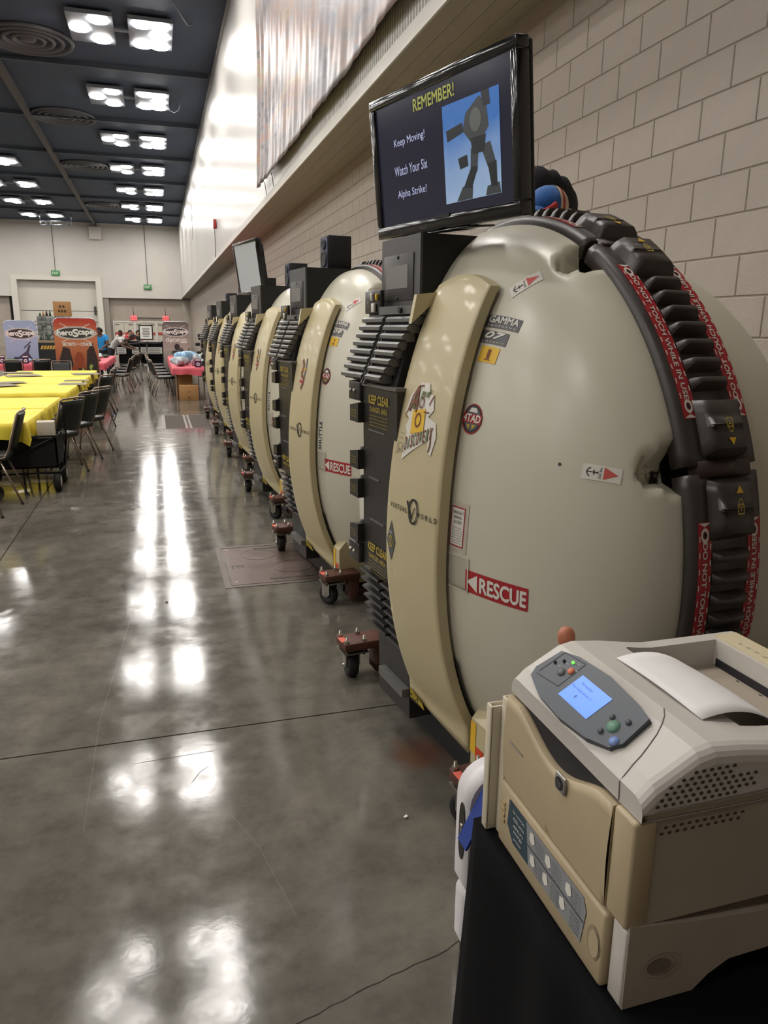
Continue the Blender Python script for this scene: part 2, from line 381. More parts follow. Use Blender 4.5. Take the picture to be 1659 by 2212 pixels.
for ri, rx_ in enumerate(ROWX):
    for k in range(13):
        y = 24.0+6.42*(k-6)
        if y > YB-2 or y < (4 if ri < 1 else -3): continue
        near = 12-k
        lab = 'white ceiling light panel, %s from the back wall, row %s' % (ord_(near), ['beside the white upper wall', 'left of the ceiling beam', 'beyond the second ceiling beam', 'fourth from the white wall', 'fifth from the white wall', 'farthest from the white wall'][ri])
        t = empty('ceiling_light', (rx_, y, ZC-.26), label=lab, cat='ceiling light', group='ceiling lights in rows')
        L, R_ = fixture_mesh(ri == 0)
        link('panel', panelm, t, (-.82 if ri == 0 else -.9, 0, .08)); link('panel', panelm, t, (.72 if ri == 0 else .9, 0, .08))
        link('bracket', brkm, t)
        for hx in (-.9, .6): link('hanger', hangm, t, (hx, 0, 0))
        for (a, b_) in L+R_:
            q = link('lamp', lampm, t, (a, b_, .06))
# round ceiling diffusers
vm = mat('diffuser_grey', (92, 94, 98), .5)
dfm = MB()
for r in (.35, .6, .85, 1.1): dfm.lathe([(r, 0), (r+.03, -.09), (r+.09, -.11), (r+.14, -.03), (r+.1, 0)], n=28)
dfm.lathe([(0, -.1), (.18, -.08), (.22, 0)], n=28); dme = dfm.mesh('diffuser', vm)
for i, (px, py) in enumerate(((62, 84), (137, 251), (182, 357), (226, 443))):
    p = at(px, py, z=ZC-.03); link('ceiling_diffuser', dme, None, (p.x, p.y, ZC-.001), label='round ringed air diffuser on the dark ceiling, %s from the camera' % ord_(i), cat='air vent', group='round ceiling diffusers')
# loose cable loops near the lamps
for i, (pts, lab) in enumerate((([(374, 10), (395, 40), (405, 55), (415, 58)], 'thin loose white cable drooping beside the nearest ceiling light'), ([(362, 222), (366, 238), (376, 244), (386, 238), (389, 225)], 'thin white cable loop below the dark ceiling beside the second light'))):
    P = [at(a, b, z=ZC-.05-.25*sin(pi*j/(len(pts)-1))) for j, (a, b) in enumerate(pts)]
    P[0].z = ZC; P[-1].z = ZC
    MB().tube(P, .012, n=5).build('hanging_cable', mat('cable_white', (190, 194, 200), .5), label=lab, cat='cable')

# ================================================================ COCKPIT PODS
cream = mat('pod_cream', (208, 203, 184), .36, coat=.2)
cream.node_tree.nodes['Principled BSDF'].inputs['Coat Roughness'].default_value = .2
scuff = mat('pod_cream_scuffed', (208, 203, 184), .36, coat=.2)       # same paint with worn black marks by the lifting points and the seam
nt, ns, lk, pb = nodes(scuff); pb.inputs['Coat Roughness'].default_value = .2
at_ = ns.new('ShaderNodeAttribute'); at_.attribute_name = 'scuff'; tc = ns.new('ShaderNodeTexCoord')
nz_ = noise(26, 6, tc.outputs['Object'], .7); ad_ = ns.new('ShaderNodeMath'); ad_.operation = 'MULTIPLY'; lk.new(at_.outputs['Fac'], ad_.inputs[0]); lk.new(nz_.outputs['Fac'], ad_.inputs[1])
sr_ = ramp(ad_.outputs[0], [(.36, (0, 0, 0)), (.46, (1, 1, 1))])
lk.new(mix(s2l((208, 203, 184)), s2l((40, 33, 28)), sr_.outputs['Color']), pb.inputs['Base Color'])
doorc = mat('door_cream', (202, 189, 150), .42, coat=.12)
blackp = mat('band_plastic', (62, 56, 52), .4, var=.15, vscale=6)
louvg = mat('louver_grey', (108, 107, 104), .45, .2, var=.08)
darkg = mat('column_dark', (56, 53, 51), .42, .3, var=.12)
blk2 = mat('black_paint', (22, 23, 24), .5)
rust_ = mat('caster_brown', (88, 52, 42), .6, var=.2, vscale=20)
steel = mat('bolt_steel', (176, 170, 160), .3, .9)
rubber = mat('rubber', (34, 32, 30), .7)
redm = mat('sticker_red', (172, 36, 44), .5); whitem = mat('sticker_white', (226, 222, 212), .5); blkm = mat('sticker_black', (38, 36, 38), .5)
grym = mat('sticker_grey', (92, 92, 94), .5); yelm = mat('sticker_yellow', (232, 186, 48), .5); goldm = mat('sticker_gold', (190, 166, 60), .5)
pinkm = mat('arrow_red', (206, 88, 82), .5); palem = mat('sticker_clear', (196, 186, 172), .4); brownm = mat('sticker_brown', (120, 62, 28), .5); greenm = mat('sticker_green', (96, 110, 52), .5)
AY, BZ, B2, ZM, DF = 1.0, 1.155, .9, .9, .45
def rho2(y, z, e=0.0):
    b = (BZ if z > ZM else B2)+e; return (y/(AY+e))**2+((z-ZM)/b)**2
def front_x(y, z, e=0.0): return -(DF+e)*sqrt(max(0, 1-rho2(y, z, e)))
NOTCH = [(-.03, -.475, 1.885), (-.03, -.925, 1.305), (-.03, .475, 1.885), (-.03, .925, 1.305)]
def shell_pt(th, ph, D, x0, sgn, e=0.0):
    # th: around from the top, ph: 0 at the rim -> 1 at the pole
    a = ph*pi/2; r = cos(a)
    y = -(AY+e)*r*sin(th); cz = cos(th)*r; z = ZM+((BZ if cz > 0 else B2)+e)*cz
    p = Vector((x0+sgn*D*sin(a), y, z))
    p.z = max(p.z, .12)
    return p
front = MB()
def notch_push(p):
    for n_ in NOTCH:
        c = Vector(n_); d = p-c; rad = Vector((0, c.y, c.z-ZM)).normalized(); tang = Vector((0, -rad.z, rad.y))
        u = d.dot(tang)/.062; v = (p.x+.0)/.125; q = u*u+v*v+(9 if d.dot(rad) < -.3 else 0)
        if q < 1.0: return p-rad*(.075*min(1.0, (1-q)*2.2)*(1+p.x/.2*.3))
    return p
nth, nph = 260, 60
front.grid(lambda u, v: notch_push(shell_pt(u*2*pi, v**1.15, DF, 0, -1)), nth, nph)
rear = MB(); rear.grid(lambda u, v: shell_pt(u*2*pi, v, .92, .262, 1, -.045), 72, 20)
def sfn(y0, z0, tilt=0.0, e0=.0):
    """flat print wrapped on the front shell: a to the viewer's right, b up"""
    b = lambda z: (BZ if z > ZM else B2)
    P = Vector((front_x(y0, z0), y0, z0)); N = Vector((P.x/DF**2, y0/AY**2, (z0-ZM)/b(z0)**2)).normalized()
    U = Vector((0, -1, 0)); U = (U-N*U.dot(N)).normalized(); V = N.cross(U)*-1
    V = U.cross(N)*-1 if (U.cross(N)*-1).z > 0 else U.cross(N)
    c, s = cos(tilt), sin(tilt); U2, V2 = U*c+V*s, -U*s+V*c
    def f(a, bb, off=0.0):
        p = P+U2*a+V2*bb; q = Vector((p.x, p.y, p.z-ZM)); e = e0+off
        k = sqrt((q.x/(DF+e))**2+(q.y/(AY+e))**2+(q.z/(b(p.z)+e))**2)
        q = q/k; return Vector((q.x, q.y, q.z+ZM))
    return f
# door leaf, standing proud of the shell, with a flat skirt at its foot
DE = .05
def door_edge(z):           # near edge of the leaf
    t = (z-.2)/1.62; return -.385+.02*t+.05*max(0, (t-.55))*1.2
def door_x(y, z, e=DE):
    x = front_x(y, z, e)
    if z < ZM: x = min(x, -.395+.22*(-y-.05)+(DE-e))
    return x
def door_pt(u, v, e=DE):
    z = .2+1.62*v; y1 = door_edge(z); y0 = -.045+.02*sin(v*pi)
    y = y0+(y1-y0)*u
    if v > .9: z += .045*sin(pi*min(1, u*.9+.1))*(v-.9)/.1
    if v < .06: z += .07*(1-u)*(1-v/.06)-.035*u*(1-v/.06)
    return Vector((door_x(y, z, e), y, z))
door = MB()
door.grid(lambda u, v: door_pt(u, v), 14, 64); 
door.grid(lambda u, v: Vector((door_pt(u, v).x+.035, door_pt(u, v).y, door_pt(u, v).z)), 8, 48)
for uu in (0, 1):
    door.grid(lambda a, v: Vector((door_pt(uu, v).x+.035*a+.012*(uu)*0, door_pt(uu, v).y, door_pt(uu, v).z)), 1, 64, 0, False)
for vv in (0, 1): door.grid(lambda a, u: Vector((door_pt(u, vv).x+.035*a, door_pt(u, vv).y, door_pt(u, vv).z)), 1, 14, 0, False)
# raised lip round the top near corner of the door on the shell
def dfn(y0, z0):
    def f(a, b, off=0.0):
        y, z = y0-a, z0+b
        return Vector((door_x(y, z, DE+.003+off), y, z))
    return f

# black ring band in moulded segments
def ring(ph, h, x):
    c = cos(ph); return Vector((x, -(AY+h)*sin(ph), max(.1, ZM+((BZ if c > 0 else B2)+h)*c)))
def sweep(mb, prof, p0, p1, n, mi=0):
    k = len(prof)
    for i in range(k):
        (xa, ha), (xb_, hb) = prof[i], prof[(i+1) % k]
        mb.grid(lambda u, v: ring(p0+(p1-p0)*u, ha+(hb-ha)*v, xa+(xb_-xa)*v), n, 1, mi, True)
    for p in (p0, p1): mb.add([ring(p, h, x) for x, h in prof], [tuple(range(k))], mi)
R_ = math.radians
base_prof = [(-.005, -.03), (-.005, .012), (.012, .03), (.075, .03), (.085, .022), (.19, .022), (.2, .03), (.262, .03), (.275, .012), (.275, -.03)]
SEG = [(-145, -102), (-102, -59), (-59, -16), (-16, 27), (27, 70), (70, 113), (113, 145)]
def rib_prof(h=.062): return [(.07, .015), (.082, h-.012), (.094, h), (.184, h), (.196, h-.012), (.208, .015)]
def taper_block(mb, p0, p1, prof, grow=.012):
    # a moulded block whose ends lean in
    q0 = [(x if 0 else x, h) for x, h in prof]
    mids = (p0+p1)/2; top = max(h for _, h in prof)
    def P(ph, x, h):
        t = max(0, (h-.02)/(top-.02)); s = grow*t
        return ring(ph+(s if ph < mids else -s), h, x)
    k = len(prof)
    for i in range(k-1):
        (xa, ha), (xb_, hb) = prof[i], prof[i+1]
        n = max(1, int((p1-p0)/.03))
        mb.grid(lambda u, v: P(p0+(p1-p0)*u if 0 < u < 1 else (p0 if u <= 0 else p1), xa+(xb_-xa)*v, ha+(hb-ha)*v), n, 1, 0, True)
    for p in (p0, p1): mb.add([P(p, x, h) for x, h in prof], [tuple(range(k))], 0)
def bfn(ph0, xc, h, rev=False):
    """print along the band; a runs along the arc (down the near side), b across"""
    def f(a, b, off=0.0):
        return ring(ph0+a, h+off, xc+b) if not rev else ring(ph0-a, h+off, xc-b)
    return f

def make_pod():
    t = empty('cockpit_pod')
    sh = front.build('front_shell', [scuff], t)
    av = sh.data.attributes.new('scuff', 'FLOAT', 'POINT'); vals = []
    for v in sh.data.vertices:
        p = v.co; k = .78*max(0, 1-(-p.x)/.013) if p.z > .2 else 0
        for n_ in NOTCH:
            c = Vector(n_); rad = Vector((0, c.y, c.z-ZM)).normalized(); tang = Vector((0, -rad.z, rad.y)); d = p-c
            if d.dot(rad) > -.3:
                q_ = (d.dot(tang)/.055)**2+((p.x+.03)/.075)**2
                k = max(k, .95*max(0, 1-q_*.8))
        vals.append(k)
    av.data.foreach_set('value', vals); rear.build('rear_shell', [cream], t)
    d = door.build('door', [doorc], t)
    MB().prism([(-.405, 1.80), (-.275, 1.815), (-.30, 1.84), (-.33, 1.78), (-.425, 1.70)], lambda a, b, q: Vector((a, q, b)), -.052, -.03).build('fin', doorc, d)
    # dark strip along the gap between door foot and shell
    g = MB(); g.grid(lambda u, v: Vector((front_x(door_edge(.2+.35*v)-.004, .2+.35*v, .012), door_edge(.2+.35*v)-.012+.03*u, .2+.35*v)), 1, 12); g.build('gap_strip', rubber, t)
    # recessed pull slot beside the door
    s = MB(); f = sfn(-.415, .889); w_, h_ = .105, .115
    rect(s, f, 0, 0, w_, h_, 0, .0015, 6, 6)
    s.add([f(-w_/2, -h_/2, .002), f(w_/2, -h_/2, .002), f(w_/2, -h_/2+.012, .012), f(-w_/2, -h_/2+.012, .012)], [(0, 1, 2, 3)], 0)
    for (a0, b0, a1, b1) in ((-w_/2, -h_/2, -w_/2, h_/2), (-w_/2, h_/2, w_/2, h_/2), (w_/2, -h_/2, w_/2, h_/2), (-w_/2, -h_/2, w_/2, -h_/2)):
        stroke(s, f, [(a0, b0), (a1, b1)], .006, 1, .005)
    s.build('pull_slot', [mat('slot_cream', (186, 182, 166), .4), cream], t)
    # ring band
    for i, (a, b) in enumerate(SEG):
        m = MB(); sweep(m, base_prof, R_(a+.6), R_(b-.6), 22)
        sg = m.build('band_segment', blackp, t)
        if i in (0, 6): 
            for k in range(4):
                ph = R_(a+8+6*k); q = MB(); taper_block(q, ph-R_(1.6), ph+R_(1.6), rib_prof()); q.build('rib', blackp, sg)
            continue
        for pa, pb_ in ((a+1.2, a+10.2), (b-10.2, b-1.2)):
            q = MB(); taper_block(q, R_(pa), R_(pb_), [(.055, .015), (.07, .055), (.085, .072), (.19, .072), (.205, .055), (.22, .015)], .02); q.build('end_pad', blackp, sg)
        for k in range(7):
            ph = R_(a+12.4+18.2/6*k); q = MB(); taper_block(q, ph-R_(1.05), ph+R_(1.05), rib_prof()); q.build('rib', blackp, sg)
        # yellow triangle and padlock print on both end pads
        for ph, sg_ in ((a+5, -1), (b-5, 1)):
            q = MB(); f_ = bfn(R_(ph), .1375, .074)
            poly(q, f_, [(sg_*.04, 0), (sg_*.022, -.014), (sg_*.022, .014)], 0, .001)
            stroke(q, f_, [(-sg_*.004, -.011), (-sg_*.004, .011), (-sg_*.026, .011), (-sg_*.026, -.011), (-sg_*.004, -.011)], .003, 1, .001); disc(q, f_, -sg_*.002, 0, .012, .009, 1, .0012, 16, .72); rect(q, f_, -sg_*.015, 0, .01, .003, 1, .001)
            q.build('lock_mark', [yelm, goldm], sg)
        # red warning strips on both shoulders
        for xc, rv in ((.0435, False), (.2345, True)):
            L = R_(28.5); q = MB(); f_ = bfn(R_((a+b)/2), xc, .0315, rv)
            rect(q, f_, 0, 0, L, .05, 0, 0, 24, 1)
            text(q, lambda A, B_, o=0: f_(A, B_, o), 'DO NOT TOUCH WHILE IN USE', 0, 0, L*.8, .017, 1, .0012, bold=.0008)
            for s_ in (-1, 1):
                disc(q, f_, s_*(L/2-.032), 0, .018, .015, 1, .0012, 16, .55); disc(q, f_, s_*(L/2-.032), 0, .007, .006, 2, .0014, 10)
                poly(q, f_, [(s_*(L/2-.002), -.022), (s_*(L/2-.002), .022), (s_*(L/2-.012), .0)], 1, .0012)
            for k in range(22):
                for bb in (-.02, .02):
                    if k % 2 == (bb > 0): rect(q, f_, -L*.42+L*.84*k/21, bb, .014, .004, 1, .0012)
            q.build('warning_strip', [redm, whitem, blkm], sg)
        # connector straps over the joints
        q = MB(); taper_block(q, R_(b-1.4), R_(b+1.4), [(.03, .0), (.04, .034), (.235, .034), (.245, .0)], .004); q.build('joint_strap', mat('strap_brown', (52, 36, 32), .5), sg)
    # dark front column
    col = MB().prism([(-.30, 1.48), (-.475, 1.46), (-.47, .72), (-.44, .70), (-.30, .70)], lambda a, b, q: Vector((a, q, b)), -.05, .275).build('front_column', darkg, t)
    MB().span(-.482, -.30, -.052, .28, 1.462, 1.474).build('column_lip', louvg, col)
    for z, y0, y1 in ((1.29, .06, .22), (1.10, .11, .21), (.93, .06, .2)): MB().span(-.4765, -.46, y0, y1, z, z+.006).build('score_line', MATS['louver_grey'], col)
    q = MB(); f_ = plane_fn((-.477, .115, 0), (0, -1, 0), (0, 0, 1))
    for zc in (1.395, .80):
        q = MB(); text(q, f_, 'KEEP CLEAR', 0, zc+.02, .19, .032, 0, .001, bold=.0012); text(q, f_, 'DANGER AREA', 0, zc-.018, .17, .02, 0, .001)
        for k in range(4): text(q, f_, 'while the hatch is closing stand clear', 0, zc-.042-.013*k, .18, .006, 0, .001)
        q.build('warning_print', goldm, col)
    # upper louvres: near bank and far bank either side of a black slot
    bk = MB().prism([(-.30, 1.765), (-.375, 1.765), (-.455, 1.475), (-.30, 1.475)], lambda a, b, q: Vector((a, q, b)), .0, .44).build('louver_housing', blk2, t)
    for k in range(8):
        z = 1.715-.0305*k; x = -.392-.0125*k
        prof = [(x+.03, z+.013), (x-.012, z+.011), (x-.022, z+.004), (x-.022, z-.008), (x-.008, z-.012), (x-.002, z-.018), (x+.03, z-.018)]
        for y0, y1 in ((-.03+.012*k, .2), (.235, .445+.002*k)):
            MB().prism(prof, lambda a, b, q: Vector((a, q, b)), y0, y1).build('slat', louvg, bk)
    MB().prism([(-.36, 1.765), (-.40, 1.765), (-.40, 1.735), (-.36, 1.73)], lambda a, b, q: Vector((a, q, b)), -.04, .3).build('header_bar', louvg, bk)
    MB().cyl((-.395, .09, 1.75), (-.41, .09, 1.75), .012, n=10).build('lock_button', blk2, bk)
    MB().prism([(-.385, 1.735), (-.505, 1.475), (-.49, 1.47), (-.37, 1.73)], lambda a, b, q: Vector((a, q, b)), .203, .208).prism([(-.385, 1.735), (-.505, 1.475), (-.49, 1.47), (-.37, 1.73)], lambda a, b, q: Vector((a, q, b)), .228, .233).build('slot_edge', louvg, bk)
    kp = MB().rspan(-.395, -.375, .30, .46, 1.74, 1.83, .004).build('key_plate', darkg, t)
    q = MB(); f_ = plane_fn((-.3955, .40, 1.785), (0, -1, 0), (0, 0, 1)); disc(q, f_, -.02, .0, .012, .02, 0, .001, 16, .8); disc(q, f_, -.02, 0, .006, .008, 0, .002, 10); q.build('key_switch', steel, kp)
    q = MB().rspan(-.408, -.398, .36, .375, 1.79, 1.82, .002).build('key_tag', whitem, kp)
    q = MB().rspan(-.408, -.398, .335, .365, 1.745, 1.78, .002).build('key_tag', whitem, kp); q = MB().rspan(-.408, -.398, .31, .325, 1.79, 1.815, .002).build('key_tag', yelm, kp)
    # side plate with bolts, and the row of latch blocks on the far flank
    for z0, z1 in ((1.40, 1.475), (.72, .80)):
        sp = MB().rspan(-.49, -.44, .28, .40, z0, z1, .004).build('side_plate', darkg, t)
        for yy in (.33, .37): MB().lathe([(.009, 0), (.009, -.006), (.004, -.01), (0, -.01)], (-.49, yy, (z0+z1)/2), (1, 0, 0), n=10).build('bolt', steel, sp)
    for z in (1.36, 1.17, 1.05, .86):
        lb = MB().prism([(.27, -.045), (.27, .035), (.36, .02), (.36, -.045)], lambda a, b, q: Vector((q, a, z+b)), -.50, -.42).build('latch_block', darkg, t)
        MB().lathe([(.016, 0), (.016, .012), (0, .014)], (-.46, .30, z+.03), (0, 0, 1), n=12).build('latch_knob', blk2, lb)
        q = MB(); f_ = plane_fn((-.5005, .318, z-.01), (0, -1, 0), (0, 0, 1))
        for k in range(3): text(q, f_, 'manual release latch', 0, .012-.012*k, .06, .006, 0, .001)
        q.build('latch_print', goldm, lb)
    # lower louvres and foot panel
    lo = MB().prism([(-.30, .71), (-.445, .71), (-.40, .42), (-.395, .14), (-.30, .14)], lambda a, b, q: Vector((a, q, b)), -.04, .27).build('foot_panel', darkg, t)
    for k in range(7):
        z = .69-.04*k; x = -.446+.006*k
        for y0, y1 in ((-.04, .11), (.135, .33)):
            MB().prism([(x+.03, z), (x-.018, z-.004), (x-.022, z-.012), (x+.03, z-.022)], lambda a, b, q: Vector((a, q, b)), y0, y1).build('slat', darkg, lo)
    MB().span(-.43, -.36, -.04, .2, .24, .275).build('foot_rail', louvg, lo)
    # chassis, brown caster outriggers
    MB().span(-.28, 1.0, -.45, .5, .03, .16).build('chassis', blk2, t)
    MB().prism([(-.33, .10), (-.33, .33), (-.27, .40), (.1, .40), (.1, .10)], lambda a, b, q: Vector((a, q, b)), -.52, -.42).build('foot_fairing', doorc, t)
    q = MB(); f_ = plane_fn((-.331, -.46, .23), (0, -1, 0), (0, 0, 1)); rect(q, f_, -.025, .03, .035, .12, 0, .001); rect(q, f_, .02, -.03, .05, .07, 1, .001); q.build('fairing_sticker', [yelm, mat('sticker_orange', (214, 72, 40), .5)], t)
    for yc, sw in ((-.56, .5), (.66, -.1)):
        x0 = -.40 if yc < 0 else -.375
        arm = MB().rspan(x0-.06, x0+.17, yc-.065, yc+.065, .165, .205, .004).rspan(x0+.11, x0+.17, yc-.05, yc+.05, .03, .19, .004).rspan(x0+.11, -.1, yc-.05 if yc > 0 else yc, yc+.05, .03, .07, .004)
        if yc > 0: arm.rspan(-.2, -.1, .3, yc+.05, .03, .07, .004)
        cs = arm.build('caster_bracket', rust_, t)
        MB().box((x0-.05, yc, .2062), (.03, .06, .002)).build('bracket_sticker', mat('sticker_coral', (226, 110, 92), .5), cs)
        MB().span(x0-.06, x0+.065, yc-.06, yc+.06, .145, .152).build('mount_plate', steel, cs)
        for dx in (-.045, .045):
            for dy in (-.048, .048): MB().cyl((x0+dx, yc+dy, .135), (x0+dx, yc+dy, .235), .006, n=8).cyl((x0+dx, yc+dy, .205), (x0+dx, yc+dy, .217), .013, n=6, smooth=False).build('bolt', steel, cs)
        rot = Matrix.Rotation(sw, 3, 'Z'); c0 = Vector((x0, yc, 0)); off = rot @ Vector((.0, .02, 0))
        ax = rot @ Vector((1, 0, 0)); wc = c0+off+Vector((0, 0, .062))
        MB().lathe([(0, -.022), (.03, -.022), (.034, -.026), (.056, -.026), (.062, -.018), (.062, .018), (.056, .026), (.034, .026), (.03, .022), (0, .022)], wc, ax, n=22).build('wheel', rubber, cs)
        fk = MB()
        for s in (-1, 1): fk.prism([(-.03, .145), (.03, .145), (.03, .06), (-.005, .05), (-.03, .07)], lambda a, b, q: c0+rot @ Vector((q, a+.015, b)), s*.034-.003, s*.034+.003)
        fk.cyl(wc-ax*.045, wc+ax*.045, .008, n=8); fk.cyl(c0+Vector((0, 0, .128)), c0+Vector((0, 0, .148)), .03, n=14); fk.build('fork', steel, cs)
    return t

def pod_stickers(t, num, mark, full):
    # squadron name, cockpit number, bay number
    mb = MB(); f = sfn(-.405, 1.702, -.02)
    rect(mb, f, 0, 0, .148, .042, 0, .002, 6, 2); text(mb, f, 'GAMMA', 0, .006, .128, .022, 1, .003, bold=.0012); text(mb, f, 'S Q U A D R O N', 0, -.0145, .125, .006, 1, .003); mb.build('squadron_sticker', [grym, whitem], t)
    mb = MB(); f = sfn(-.392, 1.655, -.02)
    rect(mb, f, 0, 0, .118, .042, 0, .002, 6, 2); text(mb, f, num, 0, .006, .085, .021, 1, .003, .3, bold=.0016); text(mb, f, 'C O C K P I T', 0, -.0155, .1, .005, 1, .003)
    if num[0] == '0': stroke(mb, f, [(-.05, -.006), (-.002, .02)], .003, 0, .0036)
    mb.build('cockpit_number', [grym, whitem], t)
    if mark:
        mb = MB(); f = sfn(-.393, 1.602, -.03); rect(mb, f, 0, 0, .082, .052, 0, .002, 4, 2); text(mb, f, mark, 0, 0, .014 if mark == '1' else .022, .032, 1, .003); stroke(mb, f, [(-.014, -.018), (.014, -.018)], .0025, 1, .003); mb.build('bay_number', [yelm, brownm], t)
    # round crest
    mb = MB(); f = sfn(-.398, 1.398); disc(mb, f, 0, 0, .045, .05, 0, .002); disc(mb, f, 0, 0, .041, .046, 1, .003); disc(mb, f, 0, 0, .035, .040, 2, .0036); rect(mb, f, 0, 0, .086, .03, 0, .0044); text(mb, f, '4TAD', 0, 0, .078, .024, 3, .005, bold=.001)
    poly(mb, f, [(-.02, .02), (.02, .02), (.012, .034), (-.012, .034)], 3, .0046); poly(mb, f, [(-.022, -.02), (-.008, -.036), (-.004, -.02)], 4, .0046); poly(mb, f, [(.022, -.02), (.008, -.036), (.004, -.02)], 4, .0046)
    mb.build('round_crest', [redm, blkm, grym, whitem, goldm], t)
    # rescue arrow
    mb = MB(); f = sfn(-.585, .872, .0); rect(mb, f, 0, 0, .262, .076, 0, .002, 14, 2); text(mb, f, 'RESCUE', .028, 0, .188, .05, 1, .0032, bold=.0022)
    poly(mb, f, [(-.124, 0), (-.078, .03), (-.078, -.03)], 1, .0032); mb.build('rescue_sticker', [redm, whitem], t)
    mb = MB(); disc(mb, sfn(-.735, 1.30), 0, 0, .005, .005, 0, .002, 12); mb.build('bolt_hole', blkm, t)
    # emergency placard, or a name strip reading upward
    if not full:
        mb = MB(); f0 = sfn(-.405, 1.042); f = lambda a, b, o=0.0: f0(-b, a, o); rect(mb, f, 0, 0, .19, .038, 0, .0015, 5, 2); text(mb, f, 'SHUTTLE', 0, 0, .17, .026, 1, .003, bold=.001); mb.build('name_strip', [whitem, blkm], t)
    mb = MB(); f = sfn(-.405, 1.042, -.0); rect(mb, f, 0, 0, .098, .17, 0, .0015, 4, 5); rect(mb, f, -.002, 0, .068, .135, 1, .0024, 3, 4); rect(mb, f, -.002, 0, .06, .126, 2, .003, 3, 4)
    for k, s_ in enumerate(('EMERGENCY', 'MANUAL', 'ACCESS')): text(mb, f, s_, -.002, .048-.016*k, .052 if k == 0 else .038, .0095, 3, .0036)
    for k in range(7): text(mb, f, 'pull cover and turn', -.002, -.004-.0085*k, .05, .0042, 3, .0036)
    if full: mb.build('emergency_placard', [palem, redm, whitem, blkm], t)
    # lifting point arrows
    for (y0, z0, tl) in ((-.84, 1.287, .12), (-.412, 1.825, .88)):
        mb = MB(); f = sfn(y0, z0, tl); rect(mb, f, 0, 0, .112, .044, 0, .002, 5, 2); poly(mb, f, [(.046, 0), (.004, .018), (.004, -.018)], 1, .003)
        text(mb, lambda a, b, o=0: f(-b-.006 + .0, a, o), '300 lbs.', 0, 0, .034, .007, 2, .003)
        stroke(mb, f, [(-.044, 0), (-.016, 0)], .003, 2, .003); stroke(mb, f, [(-.024, -.007), (-.024, .007)], .003, 2, .003)
        stroke(mb, f, [(-.034, .013), (-.041, .007), (-.044, 0), (-.041, -.007), (-.034, -.013)], .003, 2, .003); disc(mb, f, -.014, 0, .003, .003, 2, .003, 8)
        mb.build('lifting_label', [whitem, pinkm, blkm], t)
    # door print: maker's name with ringed V, signature, lozenge
    mb = MB(); f = dfn(-.2, 1.055)
    for k, ch in enumerate('VIRTUAL'): text(mb, f, ch, -.135+.0205*k*.92, .0, .0095 if ch != 'I' else .003, .017, 0, .001, bold=.0007)
    for k, ch in enumerate('WORLD'): text(mb, f, ch, .058+.025*k, .0, .012, .017, 0, .001, bold=.0007)
    disc(mb, f, .022, .004, .03, .046, 0, .001, 28, .84); disc(mb, f, .028, .004, .03, .046, 0, .001, 28, .9); stroke(mb, f, [(-.018, .036), (.014, -.024)], .01, 0, .0014); stroke(mb, f, [(.014, -.024), (.034, .02)], .005, 0, .0014)
    mb.build('maker_print', blkm, t)
    if full:
        mb = MB(); f = dfn(-.19, 1.375)
        poly(mb, f, [(-.105, .02), (-.09, .075), (-.04, .125), (.02, .128), (.035, .09), (.06, .09), (.075, .04), (.05, .015), (.1, .0), (.115, -.045), (.1, -.11), (.078, -.1), (.07, -.06), (-.03, -.115), (-.085, -.15), (-.07, -.05), (-.085, -.03), (-.07, .0)], 0, .0)
        poly(mb, f, [(-.052, .03), (.028, .042), (.036, -.035), (-.045, -.052)], 1, .001)
        disc(mb, f, -.008, .0, .02, .026, 2, .0016, 16, .7); disc(mb, f, -.004, .06, .016, .02, 2, .0016, 16, .7)
        stroke(mb, f, [(.045, .055), (.062, .09)], .005, 2, .0016); stroke(mb, f, [(.02, .03), (.055, .03)], .005, 2, .0016); stroke(mb, f, [(-.085, .03), (-.07, .075), (-.045, .112), (-.01, .118)], .006, 2, .0016); stroke(mb, f, [(-.085, .03), (-.098, .012), (-.088, .0)], .005, 2, .0016); stroke(mb, f, [(-.04, .1), (-.052, .035)], .012, 3, .0016)
        text(mb, f, 'A', -.052, .072, .05, .09, 2, .0022, .3, bold=.0012); text(mb, f, 'ge of', .012, .09, .055, .035, 3, .002, .2, bold=.001)
        for k, ch in enumerate('DISCOVERY'): text(mb, f, ch, -.063+.0185*k, -.088+.0065*k, .014 if ch != 'I' else .006, .046-.0008*k, 3 if k % 2 else 2, .002, .15, bold=.001)
        stroke(mb, f, [(.085, -.035), (.09, -.075), (.083, -.1)], .006, 2, .002)
        mb.build('voyage_sticker', [whitem, yelm, brownm, greenm], t)
        mb = MB(); f = dfn(-.07, .915); poly(mb, f, [(0, .078), (.034, 0), (0, -.078), (-.034, 0)], 0, .0); disc(mb, f, 0, -.002, .017, .024, 1, .001); disc(mb, f, 0, -.002, .012, .018, 0, .0016); text(mb, f, 'S', 0, -.002, .012, .022, 1, .002); text(mb, f, 'CREW', 0, .033, .026, .012, 2, .001); mb.build('lozenge_sticker', [grym, goldm, whitem], t)
        mb = MB(); f = dfn(-.085, 1.27)
        for k in range(3): text(mb, f, '~ ~ -~', 0, .05-.018*k, .03, .004, 0, .0006)
        stroke(mb, f, [(-.03, -.03), (-.018, .012), (-.012, -.025), (.0, -.005), (.006, -.018), (.015, -.008), (.02, .01), (.024, -.016), (.034, -.012)], .002, 0, .0006); mb.build('signature', blkm, t)
    else:
        mb = MB(); f = dfn(-.19, 1.40)
